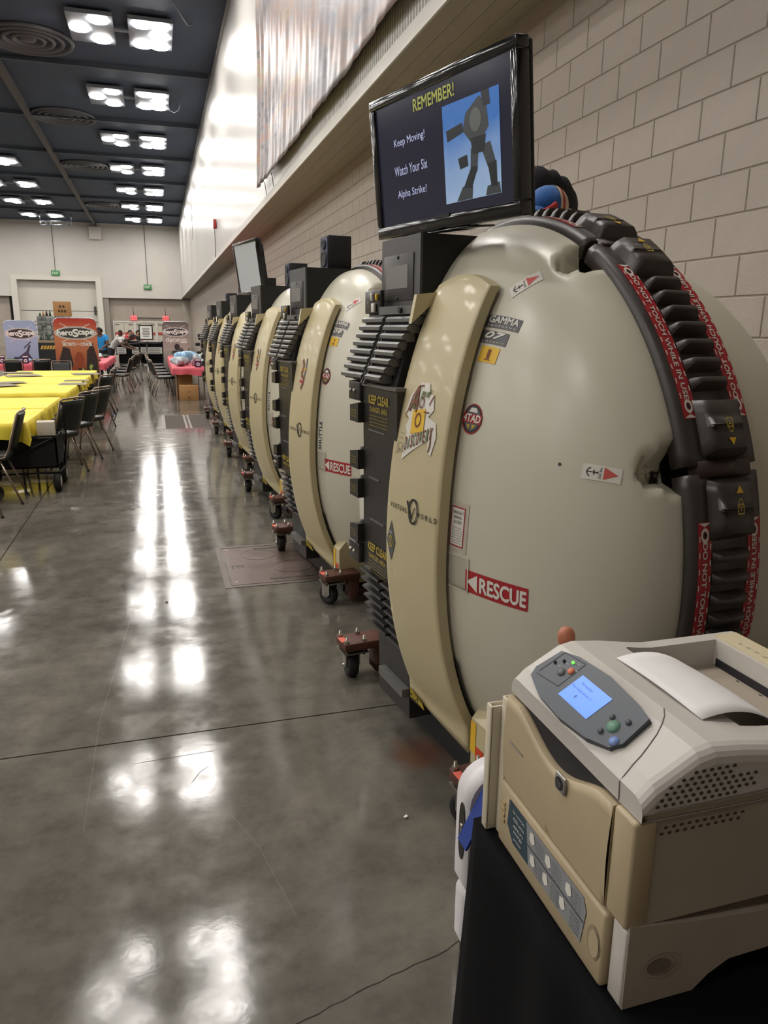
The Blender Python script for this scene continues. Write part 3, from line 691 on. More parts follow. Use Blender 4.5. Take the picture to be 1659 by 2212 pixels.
        stroke(mb, f, [(-.03, .09), (.0, .05), (-.02, .0), (.03, -.03), (.0, -.09)], .02, 2, .0); stroke(mb, f, [(.03, .1), (.035, .02), (.02, -.06)], .014, 3, .0); stroke(mb, f, [(-.045, .02), (.05, .035)], .012, 1, .0); stroke(mb, f, [(-.03, -.04), (.03, -.05)], .016, 4, .0)
        mb.build('flame_sticker', [whitem, yelm, brownm, grym, redm], t)
    # patterned sticker on the door skirt
    mb = MB(); f = lambda a, b, off=0.0: Vector((door_x(-.095-a, .3+b, DE+.003+off), -.095-a, .265+b-.2*(a+.05)))
    rect(mb, f, 0, 0, .09, .05, 0, 0, 4, 2); random.seed(3)
    for i in range(12):
        for j in range(6):
            if random.random() < .5 or j in (0, 5): rect(mb, f, -.041+.0075*i, -.021+.0084*j, .006, .006, 1, .001)
    mb.build('patterned_sticker', [goldm, blkm], t)

pod0 = make_pod()
def kids_snapshot(o): return list(o.children)
pods = [pod0]
allk = {}
def snap(o):
    allk[o.name] = list(o.children)
    for c in o.children: snap(c)
bpy.context.view_layer.update()
snap(pod0); KIDS.update(allk)
for i in range(1, 6): pods.append(copy_tree(pod0))
PY0, PITCH, PROT, PX = 2.66, 2.225, .12, 1.28
plab = ['nearest cream cockpit pod, numbered 07, with the sailing emblem on its door', 'second cream cockpit pod from the printer, numbered 09', 'third cream cockpit pod from the printer, numbered 10',
        'fourth cream cockpit pod from the printer, under the small tilted screen', 'fifth cream cockpit pod from the printer', 'farthest cream cockpit pod at the end of the row']
for i, t in enumerate(pods):
    t.location = (PX, PY0+PITCH*i, 0); t.rotation_euler = (0, 0, PROT)
    tag(t, plab[i], 'cockpit pod', 'cream cockpit pods along the block wall')
    pod_stickers(t, ['07', '09', '10', '15', '12', '11'][i], ['1', '2', '8', '4', '', ''][i], i == 0)

# ================================================================ HOUSINGS, SCREENS AND SPEAKERS ON THE PODS
cabg = mat('housing_grey', (84, 82, 81), .5, var=.06); cabs = mat('housing_side', (24, 27, 26), .55)
scrw = mat('label_window', (128, 124, 120), .45); hpl = mat('gloss_black', (12, 11, 13), .12, coat=.6); spkb = mat('speaker_black', (30, 32, 34), .55); spkg = mat('speaker_grille', (32, 40, 74), .4, .4)
def pod_world(i, L): return pods[i].matrix_basis @ Vector(L)
bpy.context.view_layer.update()
def housing(t, zt, dy=0.0):
    h = MB().span(-.335, .26, .05, .40, 1.766, zt).build('equipment_housing', cabs, t)
    MB().span(-.345, -.335, .05, .40, 1.766, zt).build('housing_front', cabg, h)
    zc = (1.766+zt)/2-.02; f = plane_fn((-.346, .225, zc), (0, -1, 0), (0, 0, 1))
    q = MB().rspan(-.349, -.345, .10, .37, zc-.085, zc+.085, .003).build('cover_plate', mat('cover_grey', (70, 68, 67), .5), h)
    MB().span(-.3505, -.349, .145, .345, zc-.04, zc+.045).build('label_window', scrw, h)
    for yy, zz in ((.235, .075), (.235, -.075)): MB().lathe([(.007, 0), (.007, -.003), (0, -.004)], (-.349, yy, zc+zz), (1, 0, 0), n=8).build('screw', blk2, h)
for i, t in enumerate(pods): housing(t, 2.02 if i == 0 else 2.06)
SPK = {1: (-.15, .01, .15, .31), 2: (-.03, .14, .13, .30), 3: (.02, .18, .13, .30), 4: (-.02, .15, .13, .3), 5: (-.02, .15, .13, .3)}
slab = {1: 'black box speaker with blue grille on the second pod', 2: 'black box speaker on the third pod', 3: 'black box speaker behind the small screen on the fourth pod', 4: 'black box speaker on the fifth pod', 5: 'black box speaker on the farthest pod'}
for i, (x0, x1, y0, y1) in SPK.items():
    t = empty('speaker', pod_world(i, ((x0+x1)/2, (y0+y1)/2, 2.06)), PROT, slab[i], 'speaker', 'box speakers on the pods')
    a, b, h = (x1-x0)/2, (y1-y0)/2, .215
    MB().rspan(-a, a, -b, b, 0.0, h, .004).build('cabinet', spkb, t)
    g = MB(); g.span(-a-.006, -a-.001, -b+.008, b-.008, .01, h-.01).build('grille', spkg, t)
    q = MB()
    for zz, rr in ((.07, .05), (.16, .03)): q.lathe([(0, -.004), (rr*.4, -.006), (rr*.8, -.002), (rr, -.008), (rr*1.1, -.001)], (-a-.006, 0, zz), (1, 0, 0), n=16)
    q.build('driver', spkb, t)
def tv(name, M3, loc, W, Hh, label, on, small=False):
    t = empty(name, label=label, cat='television'); mw = M3.to_4x4(); mw.translation = Vector(loc); t.matrix_world = mw
    b = .034
    fr = MB()
    for (x0, x1, z0, z1) in ((-W/2, W/2, 0, b+.012), (-W/2, W/2, Hh-b, Hh), (-W/2, -W/2+b, b+.012, Hh-b), (W/2-b, W/2, b+.012, Hh-b)): fr.rspan(x0, x1, -.022, .03, z0, z1, .006)
    fr.build('bezel', hpl, t)
    MB().rspan(-W/2+.004, W/2-.004, .028, .05, .004, Hh-.004, .01).rspan(-W/2+.06, W/2-.06, .05, .09, .05, Hh-.06, .015).build('back_cover', spkb, t)
    f = plane_fn((0, -.0125, 0), (1, 0, 0), (0, 0, 1))
    s = MB(); s.span(-W/2+b-.003, W/2-b+.003, -.012, .02, b+.009, Hh-b+.003); s.build('screen', mat('screen_navy', (30, 31, 46), .16, emit=.5) if on else mat('screen_glare', (150, 152, 152), .12, emit=.55), t)  # pale tint and glow of the off screen stand in for a reflection
    return t, f
U_, V_, N_ = Vector((.261, -.965, -.002)).normalized(), Vector((-.100, -.030, .995)).normalized(), Vector((-.960, -.259, -.104)).normalized()
M3 = Matrix(((U_.x, -N_.x, V_.x), (U_.y, -N_.y, V_.y), (U_.z, -N_.z, V_.z)))
t, f = tv('television', M3, (1.015, 2.646, 2.03), .85, .5, 'large black television showing a reminder slide on the nearest pod', True)
q = MB()
text(q, f, 'REMEMBER!', -.015, .428, .24, .04, 0, .001, bold=.001); q.build('slide_title', mat('slide_olive', (150, 152, 70), .4, emit=.5), t)
for s_, z_, w_ in (('Keep Moving!', .325, .2), ('Watch Your Six', .232, .215), ('Alpha Strike!', .147, .19)): q = MB(); text(q, f, s_, -.175, z_, w_, .034, 0, .001); q.build('slide_line', mat('slide_pale', (168, 172, 206), .4, emit=.6), t)
skyb = mat('slide_sky', (58, 108, 172), .3, emit=.55)
nt, ns, lk, pb = nodes(skyb); tcx = ns.new('ShaderNodeTexCoord'); sx = ns.new('ShaderNodeSeparateXYZ'); lk.new(tcx.outputs['Object'], sx.inputs[0])
nz = ns.new('ShaderNodeTexNoise'); nz.inputs['Scale'].default_value = 9; lk.new(tcx.outputs['Object'], nz.inputs['Vector'])
ma = ns.new('ShaderNodeMath'); ma.operation = 'MULTIPLY_ADD'; lk.new(nz.outputs['Fac'], ma.inputs[0]); ma.inputs[1].default_value = .16; lk.new(sx.outputs['Z'], ma.inputs[2])
rp = ns.new('ShaderNodeValToRGB'); e = rp.color_ramp.elements; e[0].position = .12; e[0].color = (*s2l((150, 172, 196)), 1); e[1].position = .42; e[1].color = (*s2l((44, 98, 166)), 1)
lk.new(ma.outputs[0], rp.inputs['Fac']); lk.new(rp.outputs['Color'], pb.inputs['Base Color']); lk.new(rp.outputs['Color'], pb.inputs['Emission Color'])
q = MB(); rect(q, f, .183, .234, .296, .308, 0, .001); q.build('slide_picture', skyb, t)
# plain two-legged walking machine in the picture
q = MB(); f2 = lambda a, b, o=0.0: f(.183+a, .234+b, .0015+o)
for P_, mi in (([(-.02, .11), (.05, .145), (.085, .12), (.095, .05), (.06, .02), (.0, .02), (-.04, .06)], 0), ([(-.13, .075), (-.04, .085), (-.035, .055), (-.125, .04)], 1), ([(.06, .154), (.10, .154), (.105, .11), (.07, .11)], 1),
               ([(.0, .03), (.08, .03), (.07, -.02), (.01, -.02)], 1), ([(.0, -.0), (.04, -.01), (.03, -.075), (-.005, -.06)], 0), ([(.0, -.055), (.035, -.06), (.0, -.12), (-.045, -.115)], 1), ([(-.05, -.11), (.005, -.115), (.0, -.153), (-.085, -.153)], 0),
               ([(.05, -.0), (.1, .005), (.125, -.06), (.085, -.07)], 0), ([(.085, -.06), (.128, -.055), (.13, -.13), (.1, -.13)], 1), ([(.08, -.125), (.14, -.12), (.146, -.153), (.07, -.153)], 0), ([(-.07, -.02), (-.02, -.015), (-.015, -.05), (-.06, -.055)], 1)):
    poly(q, f2, P_, mi, .0003*mi)
disc(q, f2, .03, .08, .03, .035, 2, .0008)
q.build('slide_machine', [mat('machine_grey', (62, 66, 70), .3, emit=.25), mat('machine_dark', (34, 38, 44), .3, emit=.2), mat('machine_lit', (96, 100, 96), .3, emit=.25)], t)
q = MB(); text(q, plane_fn((0, -.0225, 0), (1, 0, 0), (0, 0, 1)), 'a LG', -.1, .02, .04, .012, 0, .0006); q.build('maker_mark', scrw, t)
MB().span(-.03, .06, -.024, -.01, .038, .05).build('sensor_bump', blk2, t)
MB().rspan(-.16, .16, -.02, .1, -.008, .0, .003).build('foot', hpl, t)
# second, small television on the fourth pod
a2 = -1.35; U2 = Vector((cos(a2), sin(a2), 0)); V2 = Vector((-.13, -.02, .99)).normalized(); V2 = (V2-U2*V2.dot(U2)).normalized(); N2 = U2.cross(V2)
M32 = Matrix(((U2.x, -N2.x, V2.x), (U2.y, -N2.y, V2.y), (U2.z, -N2.z, V2.z)))
t, f = tv('television', M32, pod_world(3, (-.12, .12, 2.068)), .84, .62, 'small television with a pale painted reflection on its screen on the fourth pod', False)
MB().rspan(-.16, .16, -.02, .12, -.008, .0, .003).build('foot', hpl, t)
# folded striped cloth on the near housing
rcl = mat('stripe_red', (168, 44, 50), .8); wcl = mat('stripe_white', (214, 206, 198), .8)
q = MB(); p = pod_world(0, (.09, .14, 2.021)); 
for k in range(5):
    q.grid(lambda u, v: Vector((-.1+.2*u, -.06+.024*(k+v), .016+.004*sin(u*7+k))), 8, 2, k % 2)
q.span(-.1, .1, -.06, .06, 0.001, .011, 0)
q.build('striped_cloth', [rcl, wcl], None, p, PROT, 'folded red and white striped cloth beneath the large television', 'cloth')
# blue stuffed toy with a striped cream band
blu = mat('plush_blue', (32, 98, 172), .85, bump=.3, bscale=150, sheen=.3); crm = mat('plush_cream', (206, 192, 166), .85, bump=.3, bscale=150); rdp = mat('plush_red', (178, 52, 52), .85)
t = empty('stuffed_toy', (1.585, 2.90, 2.095), .12, 'blue stuffed toy with red and cream striped band behind the large television', 'stuffed toy')
def blob(mb, c, r, mi=0, n=20, m=12): mb.grid(lambda u, v: Vector(c)+Vector((r[0]*sin(pi*v)*cos(2*pi*u), r[1]*sin(pi*v)*sin(2*pi*u), r[2]*cos(pi*v))), n, m, mi)
q = MB(); blob(q, (-.03, 0, .075), (.085, .08, .082)); q.build('body', blu, t)
q = MB(); blob(q, (.07, .03, .03), (.075, .06, .045)); q.build('limb', blu, t)
q = MB(); blob(q, (-.085, -.02, .035), (.05, .05, .04)); q.build('limb', blu, t)
for x0, x1, m_ in ((-.025, -.012, crm), (-.012, .002, rdp), (.002, .03, crm), (.03, .042, rdp), (.042, .05, crm)):
    q = MB()
    def band(u, v):
        x = x0+(x1-x0)*v-.0; s = sqrt(max(.02, 1-((x+.03)/.085)**2)); return Vector((x, .0825*s*cos(2*pi*u), .075+.0845*s*sin(2*pi*u)))
    q.grid(band, 28, 2); q.build('stripe_band', m_, t)
q = MB(); blob(q, (.05, -.035, .05), (.022, .018, .02), n=12, m=8); q.build('bobble', crm, t)
q = MB(); q.tube([(-.1, -.06, .04), (-.07, -.075, .055), (-.045, -.083, .075)], .012); q.build('ribbon', rdp, t)
# black soft bag behind the toy
def bag(u, v):
    th = 2*pi*u; r = sin(pi*min(.999, max(.001, v)))**.45; x = .15*r*cos(th); y = .09*r*sin(th); z = .145*(1-cos(pi*v))
    return Vector((x*(1+.1*sin(3*th+v*5)), y, z*(1-.28*(x+.15)/.3)+.008*sin(9*x*10+v*4)))
q = MB(); q.grid(bag, 28, 14); t = q.build('soft_bag', mat('black_fabric', (18, 18, 22), .85, bump=.3, bscale=40), None, (1.70, 3.16, 2.10), .3, 'slouched black fabric bag behind the blue stuffed toy', 'bag')

# hanging fabric banner on the upper wall
bn = mat('banner_print', (150, 140, 138), .38); nt, ns, lk, pb = nodes(bn); tc = ns.new('ShaderNodeNewGeometry')
mp = ns.new('ShaderNodeMapping'); mp.inputs['Scale'].default_value = (1, .14, .6); lk.new(tc.outputs['Position'], mp.inputs['Vector'])
na = noise(.9, 8, mp.outputs[0], .72, 1.6); nb_ = noise(2.6, 6, mp.outputs[0], .7, 1.2); nc = noise(.35, 4, mp.outputs[0], .6, .8)
ca = ramp(na.outputs['Fac'], [(.3, s2l((70, 70, 84))), (.43, s2l((124, 120, 124))), (.5, s2l((150, 128, 118))), (.58, s2l((128, 132, 146))), (.7, s2l((204, 198, 194)))])
cb = ramp(nb_.outputs['Fac'], [(.32, s2l((64, 58, 66))), (.46, s2l((140, 134, 136))), (.55, s2l((160, 118, 100))), (.6, s2l((160, 152, 112))), (.7, s2l((120, 130, 160)))])
cc = ramp(nc.outputs['Fac'], [(.4, (0, 0, 0)), (.62, (1, 1, 1))])
col_ = mix(ca.outputs['Color'], cb.outputs['Color'], cc.outputs['Color']); lk.new(col_, pb.inputs['Base Color'])
def bfnc(u, v):
    y = 3.2+12.3*u; z = 4.32+4.6*v; zz = z+.012*sin(u*23)*(1-v)**2
    w_ = .03+.012*sin(y*2.1+1.6*sin(z*.7))+.008*sin(y*6.3+1.8*z)+.005*sin(y*13-2.5*z)+.004*sin(y*21+3*z)
    w_ += .05*max(0, (y-13.4)/2)*(1+sin(y*15+.3*z))*.5
    return Vector((XU-.03-abs(w_)*.9-.06*(1-v)**3, y, zz))
q = MB(); q.grid(bfnc, 300, 50); t = empty('wall_banner', (0, 0, 0), label='huge wrinkled printed fabric banner hanging on the white upper wall', cat='banner')
o = q.build('fabric', bn, t); md = o.modifiers.new('thick', 'SOLIDIFY'); md.thickness = .004
MB().cyl((XU-.05, 3.2, 8.95), (XU-.05, 15.5, 8.95), .03, n=8).build('top_pole', steel, t)
for y in (14.2, 15.1): MB().tube([(XU-.07, y, 4.36), (XU-.05, y+.02, 4.25), (XU-.03, y+.03, 4.14)], .006, n=5).build('tie_cord', dark, t)
# thin drop wires and a red pull station on the far upper wall
for (px, y0, y1, r) in ((463, 483, 560, 0), (412, 420, 530, 1)):
    p = at(px, y0, x=XU-.03); z1 = at(px, y1, x=XU-.03).z
    MB().cyl(p, (p.x, p.y, z1), .012, n=5).build('drop_wire', MATS['dark_grey'], label='thin dark wire on the upper wall %s' % ('below the red alarm' if not r else 'nearer the dark ceiling'), cat='wire')
p = at(464, 484, x=XU-.06); MB().rspan(-.05, .05, -.1, .1, -.15, .15, .02).build('fire_alarm', mat('alarm_red', (150, 40, 40), .5), None, p, 0, 'small red fire alarm high on the white upper wall', 'alarm')

# metal access covers let into the floor
acm = mat('cover_metal', (96, 80, 72), .42, .35, var=.25, vscale=6); acd = mat('cover_groove', (62, 52, 46), .6)
def cover(x0, x1, y0, y1, label, full):
    t = empty('floor_access_cover', ((x0+x1)/2, (y0+y1)/2, 0), label=label, cat='access cover', group='metal covers in the floor'); a, b = (x1-x0)/2, (y1-y0)/2
    for (p0, p1, q0, q1) in ((-a, a, -b, -b+.04), (-a, a, b-.04, b), (-a, -a+.04, -b+.04, b-.04), (a-.04, a, -b+.04, b-.04)): MB().span(p0, p1, q0, q1, -.004, .003).build('frame_bar', mat('cover_frame', (96, 86, 78), .5, .4, var=.2), t)
    MB().span(-a+.05, a-.05, -b+.05, b-.05, -.006, .0022).build('plate', acm if full else mat('cover_far', (84, 76, 70), .8, spec=.15, var=.15), t)
    if full:
        for (cx, cy, r) in ((-.18, .22, .13), (.03, -.12, .14), (.25, .2, .1)):
            MB().lathe([(r, 0), (r, .003), (r-.006, .003), (r-.006, .0018), (r-.02, .0018), (0, .0019)], (cx, cy, .0008), n=28, smooth=False).build('round_cap', acm, t)
        for (x_, y_, l_) in ((-.1, .38, .2), (.05, -.36, .44), (-.36, .0, .0)):
            if l_: MB().span(x_-l_/2, x_+l_/2, y_-.012, y_+.012, .0024, .004).build('slot', acd, t)
        q = MB(); f = plane_fn((0, 0, .0024), (0, -1, 0), (1, 0, 0)); text(q, f, 'E', .05, -.36, .07, .08, 0, .001); q.build('cast_letter', acd, t)
        for (x_, y_) in ((-.4, .38), (-.4, -.38), (.4, -.38), (.4, .38)): MB().cyl((x_, y_, .002), (x_, y_, .0045), .012, n=8).build('screw', steel, t)
cover(.335, 1.3, 4.73, 5.70, 'large rusty metal floor cover with round caps beside the second pod', True)
cover(-.0, .42, 13.0, 15.1, 'smaller flat metal floor cover far down the aisle, left', False); cover(.45, .86, 13.0, 15.1, 'smaller flat metal floor cover far down the aisle, right', False)

# ================================================================ PRINTER ON A CLOTHED TABLE
PX0, PY1, PZ0 = .58, .72, .737
pw = mat('printer_white', (196, 190, 182), .42, var=.03, vscale=4); pbg = mat('printer_beige', (178, 161, 130), .45, var=.03, vscale=4); pside = mat('printer_side_shaded', (168, 156, 140), .5, var=.03)  # side is the top's plastic, its shade put into a darker colour
slate = mat('panel_slate', (62, 68, 76), .42); pdark = mat('printer_dark', (30, 30, 36), .5)
PW, PD = .388, .46
t = empty('laser_printer', (PX0, PY1, PZ0), 0, 'beige and white laser printer with blue display on the black table', 'printer')
# chassis with arched foot cut-outs
b = MB()
side = [(.012, .0), (.14, .0), (.165, .022), (.2, .04), (.46, .045), (.46, .33), (.012, .33)]
b.prism([(.012, .135), (.46, .135), (.46, .33), (.012, .33)], lambda a, c, q: Vector((a, q, c)), .004, PW-.004)
b.build('chassis', pside, t)
b = MB(); b.prism([(.0, .0), (.12, .0), (.145, .022), (.18, .04), (.46, .05), (.46, .095), (.25, .11), (.1, .125), (.0, .14)], lambda a, c, q: Vector((a, q, c)), .0, .036)
b.span(.02, .45, .036, PW-.002, .012, .134); b.build('base_shell', pside, t)
MB().rspan(-.003, .012, .002, .034, .002, .13, .003).build('base_corner', pw, t)  # same plastic as the base, coloured lighter for light on its front
q = MB(); f = plane_fn((0, -.0005, 0), (1, 0, 0), (0, 0, 1)); disc(q, f, .06, .062, .03, .02, 0, .0008, 24, .85); disc(q, f, .055, .062, .02, .012, 1, .001); q.build('side_catch', [pside, mat('catch_shadow', (120, 108, 94), .5)], t)
# paper tray front and front door
b = MB(); b.rspan(-.012, .03, .04, PW+.002, .0, .128, .006, seg=2); tr = b.build('paper_tray', pbg, t)
f = plane_fn((-.0125, 0, 0), (0, -1, 0), (0, 0, 1)); F = lambda a, c, o=0.0: f(-a, c, o)
q = MB(); poly(q, f, [(-.345, .114), (-.28, .114), (-.265, .035), (-.325, .035), (-.35, .06)], 0, .001)
for k in range(5): text(q, f, ['hp LaserJet', '4200 series', 'dtn', 'energy', 'printer'][k], -.306, .1-.013*k, .045-.004*k, .007, 1, .002)
q.build('model_label', [mat('label_teal', (44, 66, 78), .4), whitem], tr)
q = MB(); poly(q, f, [(-.28, .114), (-.095, .114), (-.085, .095), (-.095, .032), (-.265, .035)], 0, .001)
stroke(q, f, [(-.272, .074), (-.09, .073)], .0025, 1, .002)
for cx_, cz_ in ((-.255, .096), (-.25, .056), (-.2, .094), (-.205, .056), (-.135, .094), (-.15, .056)): poly(q, f, [(cx_-.008, cz_+.008), (cx_+.004, cz_+.012), (cx_+.01, cz_-.004), (cx_, cz_-.012), (cx_-.009, cz_-.006)], 2, .002)
for k in range(5):
    for a0 in (-.228, -.172, -.112): text(q, f, 'load paper tray', a0, .105-.0065*k, .03, .0036, 1, .002); text(q, f, 'remove paper', a0, .064-.0065*k, .03, .0036, 1, .002)
q.build('instruction_label', [mat('label_greyblue', (140, 142, 144), .45), mat('label_ink', (70, 72, 76), .5), whitem], tr)
q = MB(); f3 = plane_fn((-.0122, 0, 0), (0, -1, 0), (0, 0, 1)); disc(q, f3, -.062, .062, .017, .028, 0, .001, 24); disc(q, f3, -.06, .062, .013, .023, 1, .002, 24); q.build('tray_button', [mat('beige_shadow', (150, 134, 108), .5), pbg], tr)
for k in range(4): MB().rspan(-.0145, -.012, .362, .376, .05+.012*k, .058+.012*k, .0008).build('level_mark', mat('level_gold', (176, 156, 112), .4), tr)
b = MB()
def front_top(y):   # the wavy upper edge of the door: a finger dip in the middle
    u = (y-.05)/(PW-.06); return .300-.042*max(0, sin(pi*min(1, max(0, (u-.1)/.8))))**1.5
b.grid(lambda u, v: Vector((-.008-.004*sin(pi*v), .052+(PW-.054)*u, .134+(front_top(.052+(PW-.054)*u)-.134)*v)), 30, 8)
b.grid(lambda u, v: Vector((-.008+.03*v, .052+(PW-.054)*u, front_top(.052+(PW-.054)*u))), 30, 1, 0, False)
b.grid(lambda u, v: Vector((-.008+.03*v, .052, .134+(front_top(.052)-.134)*u)), 4, 1, 0, False); b.grid(lambda u, v: Vector((-.008+.03*v, PW-.002, .134+(front_top(PW)-.134)*u)), 4, 1, 0, False)
b.grid(lambda u, v: Vector((-.008+.03*v, .052+(PW-.054)*u, .134)), 4, 1, 0, False)
fd = b.build('front_door', pbg, t)
b = MB(); b.rspan(-.008, .03, .002, .05, .134, .304, .005); b.build('corner_panel', pbg, t)
q = MB(); q.rspan(-.016, -.011, .166, .196, .238, .268, .003, 0); f = plane_fn((-.0163, .181, .253), (0, -1, 0), (0, 0, 1)); disc(q, f, 0, 0, .011, .011, 1, .0008, 20); text(q, f, 'hp', 0, 0, .012, .013, 0, .0014, .25); q.build('badge', [mat('badge_silver', (158, 156, 152), .3, .6), pdark], fd)
q = MB(); rect(q, plane_fn((-.0128, .335, .222), (0, -1, 0), (0, 0, 1)), 0, 0, .05, .004, 0, .0006); q.build('name_print', mat('print_grey', (150, 146, 138), .4), fd)
MB().span(.004, .03, .06, PW-.01, .255, .306).build('finger_gap', pdark, t)
# top cover with output bin
def prof(x):
    P_ = [(0, .338), (.02, .357), (.085, .394), (.11, .399), (.16, .394), (.25, .379), (.46, .379)]
    for (a0, z0), (a1, z1) in zip(P_[:-1], P_[1:]):
        if x <= a1: return z0+(z1-z0)*(x-a0)/(a1-a0)
    return P_[-1][1]
xg = [0, .005, .012, .02, .035, .05, .07, .085, .1, .11, .13, .16, .19, .2, .205, .23, .26, .3, .34, .38, .397, .4, .41, .43, .45, .46]
yg = [0, .002, .006, .012, .02, .03, .045, .06, .0601, .065, .1, .14, .18, .22, .26, .3, .33, .34, .345, .355, .365, .372, .379, .384, .387, PW]
def ztop(x, y):
    z = prof(x); d = min(y, PW-y); r = .022
    if d < r: z -= r-sqrt(max(0, r*r-(r-d)**2))
    if x < .004: pass
    if .203 <= x <= .398 and .0601 <= y <= .341: z = .379-.012-(x-.203)/.195*.085
    return z
b = MB(); nx, ny = len(xg), len(yg)
b.add([(x, y, ztop(x, y)) for x in xg for y in yg], [(i*ny+j, (i+1)*ny+j, (i+1)*ny+j+1, i*ny+j+1) for i in range(nx-1) for j in range(ny-1)], 0, False)
for y in (0, PW): b.add([(x, y, ztop(x, y)) for x in xg]+[(x, y, .306 if y else .318) for x in xg], [(i, i+1, nx+i+1, nx+i) for i in range(nx-1)], 0)
b.add([(0, y, ztop(0, y)) for y in yg]+[(0, y, .306) for y in yg], [(i, i+1, ny+i+1, ny+i) for i in range(ny-1)], 0)
b.add([(.46, y, ztop(.46, y)) for y in yg]+[(.46, y, .306) for y in yg], [(i, i+1, ny+i+1, ny+i) for i in range(ny-1)], 0)
top = b.build('top_cover', pw, t)
seam = MB(); seam.tube([(-.0004, .052, .308), (-.0004, .054, .336)]+[(x_, y_, ztop(x_, y_)+.0003) for x_, y_ in ((.006, .054), (.014, .055), (.02, .056), (.035, .06), (.05, .066), (.07, .075), (.085, .085), (.1, .1), (.11, .115))], .001, n=5); seam.build('cover_seam', mat('seam_shadow', (120, 112, 104), .6), top)
seam = MB(); seam.tube([(.02, -.0005, .321), (.1, -.0005, .3205), (.2, -.0005, .322), (.25, -.0005, .335), (.28, -.0005, .36)], .0012, n=5); seam.build('cover_seam', MATS['seam_shadow'], top)
seam = MB(); seam.tube([(.0, .003, .305), (.46, .003, .3)], .0013, n=5); seam.build('body_seam', MATS['seam_shadow'], t)
# exit slot with rollers and levers at the rear of the bin
MB().span(.3965, .399, .065, .335, .285, .345).build('exit_slot', pdark, top)
for y in (.09, .14, .19, .24, .29, .325): MB().cyl((.385, y-.018, .305), (.385, y+.018, .305), .009, n=10).build('exit_roller', mat('roller_grey', (58, 56, 58), .5), top)
for y in (.165, .215, .27): MB().tube([(.393, y, .33), (.383, y, .30), (.374, y, .289), (.366, y, .291)], .0045, n=6).build('exit_lever', pdark, top)
q = MB().span(.408, .458, .02, PW-.03, .3792, .3815).build('rear_lid', mat('lid_cream', (206, 194, 160), .45), top)
q = MB(); f = plane_fn((.425, 0, .382), (0, -1, 0), (1, 0, 0))
for k in range(14): text(q, f, '%d' % (k+3), -.05-.02*k, 0, .006, .008, 0, .0006)
q.build('size_marks', mat('mark_brown', (120, 104, 84), .5), top)
# vents on the near side
q = MB(); f = plane_fn((0, -.0003, 0), (1, 0, 0), (0, 0, 1))
for i in range(13):
    for j in range(6):
        a, c_ = .022+.0125*i+.006*(j % 2), .328+.0085*j
        if c_ < ztop(a, .03)-.014 and not (i > 9 and j > 3) and not (i > 10 and j < 1): disc(q, f, a, c_, .0034, .0026, 0, .0006, 10)
for i in range(11):
    for j in range(2): disc(q, f, .03+.0125*i+.006*(j % 2), .288+.009*j, .0036, .0026, 0, .0044, 10)
o = q.build('vent_holes', mat('vent_dark', (72, 62, 52), .7), t); o['kind'] = 'stuff'
q = MB(); f = plane_fn((0, .0035, 0), (1, 0, 0), (0, 0, 1)); disc(q, f, .3, .21, .07, .085, 0, .001, 30); q.build('side_badge', mat('side_tan', (156, 126, 84), .5), t)
# control panel on the sloping front edge
o_ = Vector((.002, .215, .350)); Vp = Vector((.088, 0, .054)).normalized(); f = plane_fn(o_+Vector((-.0, 0, .0)), (0, -1, 0), Vp)
g = lambda a, c_, o=0.0: f(a, c_, .004+o)
outl = [(-.135, .03), (-.125, .012), (-.07, -.004), (.0, -.008), (.07, -.002), (.115, .012), (.125, .03), (.118, .085), (.085, .092), (.0, .1), (-.085, .094), (-.128, .082)]
b = MB(); b.prism(outl, lambda a, c_, q: f(a, c_, q), -.012, .004); cp = b.build('control_panel', slate, top)
q = MB(); rect(q, g, .0, .046, .085, .052, 0, .0006); sc_ = q.build('display', mat('display_blue', (70, 118, 210), .3, emit=.9), cp)
q = MB()
for k in range(3): text(q, g, ['Ready', 'For help press ?', ''][k] or '-', -.012, .06-.012*k, [.03, .055, .004][k], .006, 0, .001)
q.build('display_text', mat('display_ink', (40, 74, 150), .3, emit=.5), sc_)
q = MB(); stroke(q, g, [(-.12, .028), (-.118, .084), (-.06, .09), (-.058, .03), (-.12, .022)], .0016, 0, .0006); q.build('panel_line', pdark, cp)
bt = lambda x_, z_, r_, m_, nm: MB().lathe([(r_, 0), (r_*.9, .003), (0, .004)], g(x_, z_), f(0, 0, 1)-f(0, 0, 0), n=16).build(nm, m_, cp)
bt(.088, .04, .011, mat('button_green', (96, 138, 116), .4), 'button'); bt(.112, .024, .008, mat('button_blue', (116, 142, 196), .4), 'button'); bt(-.082, .052, .008, mat('button_grey', (104, 106, 108), .4), 'button'); bt(-.068, .064, .0065, mat('button_orange', (216, 126, 94), .4), 'button')
for (x_, z_) in ((.072, .05), (.1, .06), (.08, .022)): bt(x_, z_, .005, mat('button_dark', (84, 88, 94), .4), 'button')
bt(-.082, .078, .003, mat('led_green', (120, 220, 90), .4, emit=1.0), 'indicator'); bt(-.1, .07, .003, pdark, 'indicator'); bt(-.112, .058, .003, pdark, 'indicator')
q = MB()
for (x_, z_) in ((-.098, .058), (-.09, .07), (-.07, .082), (-.06, .07)): rect(q, g, x_, z_, .008, .002, 0, .0006)
q.build('panel_print', scrw, cp)
# sheet of paper lying in the output bin
q = MB()
def sheet(u, v):
    x = .145+.225*u; y = .075+.215*v; return Vector((x, y, .3935-.0+(-.11*u*u if u > .0 else 0)+.016*sin(pi*u)+.004*sin(pi*v)+.004))
q.grid(sheet, 16, 8); o = q.build('paper_sheet', mat('paper_white', (226, 224, 222), .7), None, (PX0, PY1, PZ0), 0, 'curled white sheet of paper in the printer output bin', 'paper'); md = o.modifiers.new('thick', 'SOLIDIFY'); md.thickness = .0006
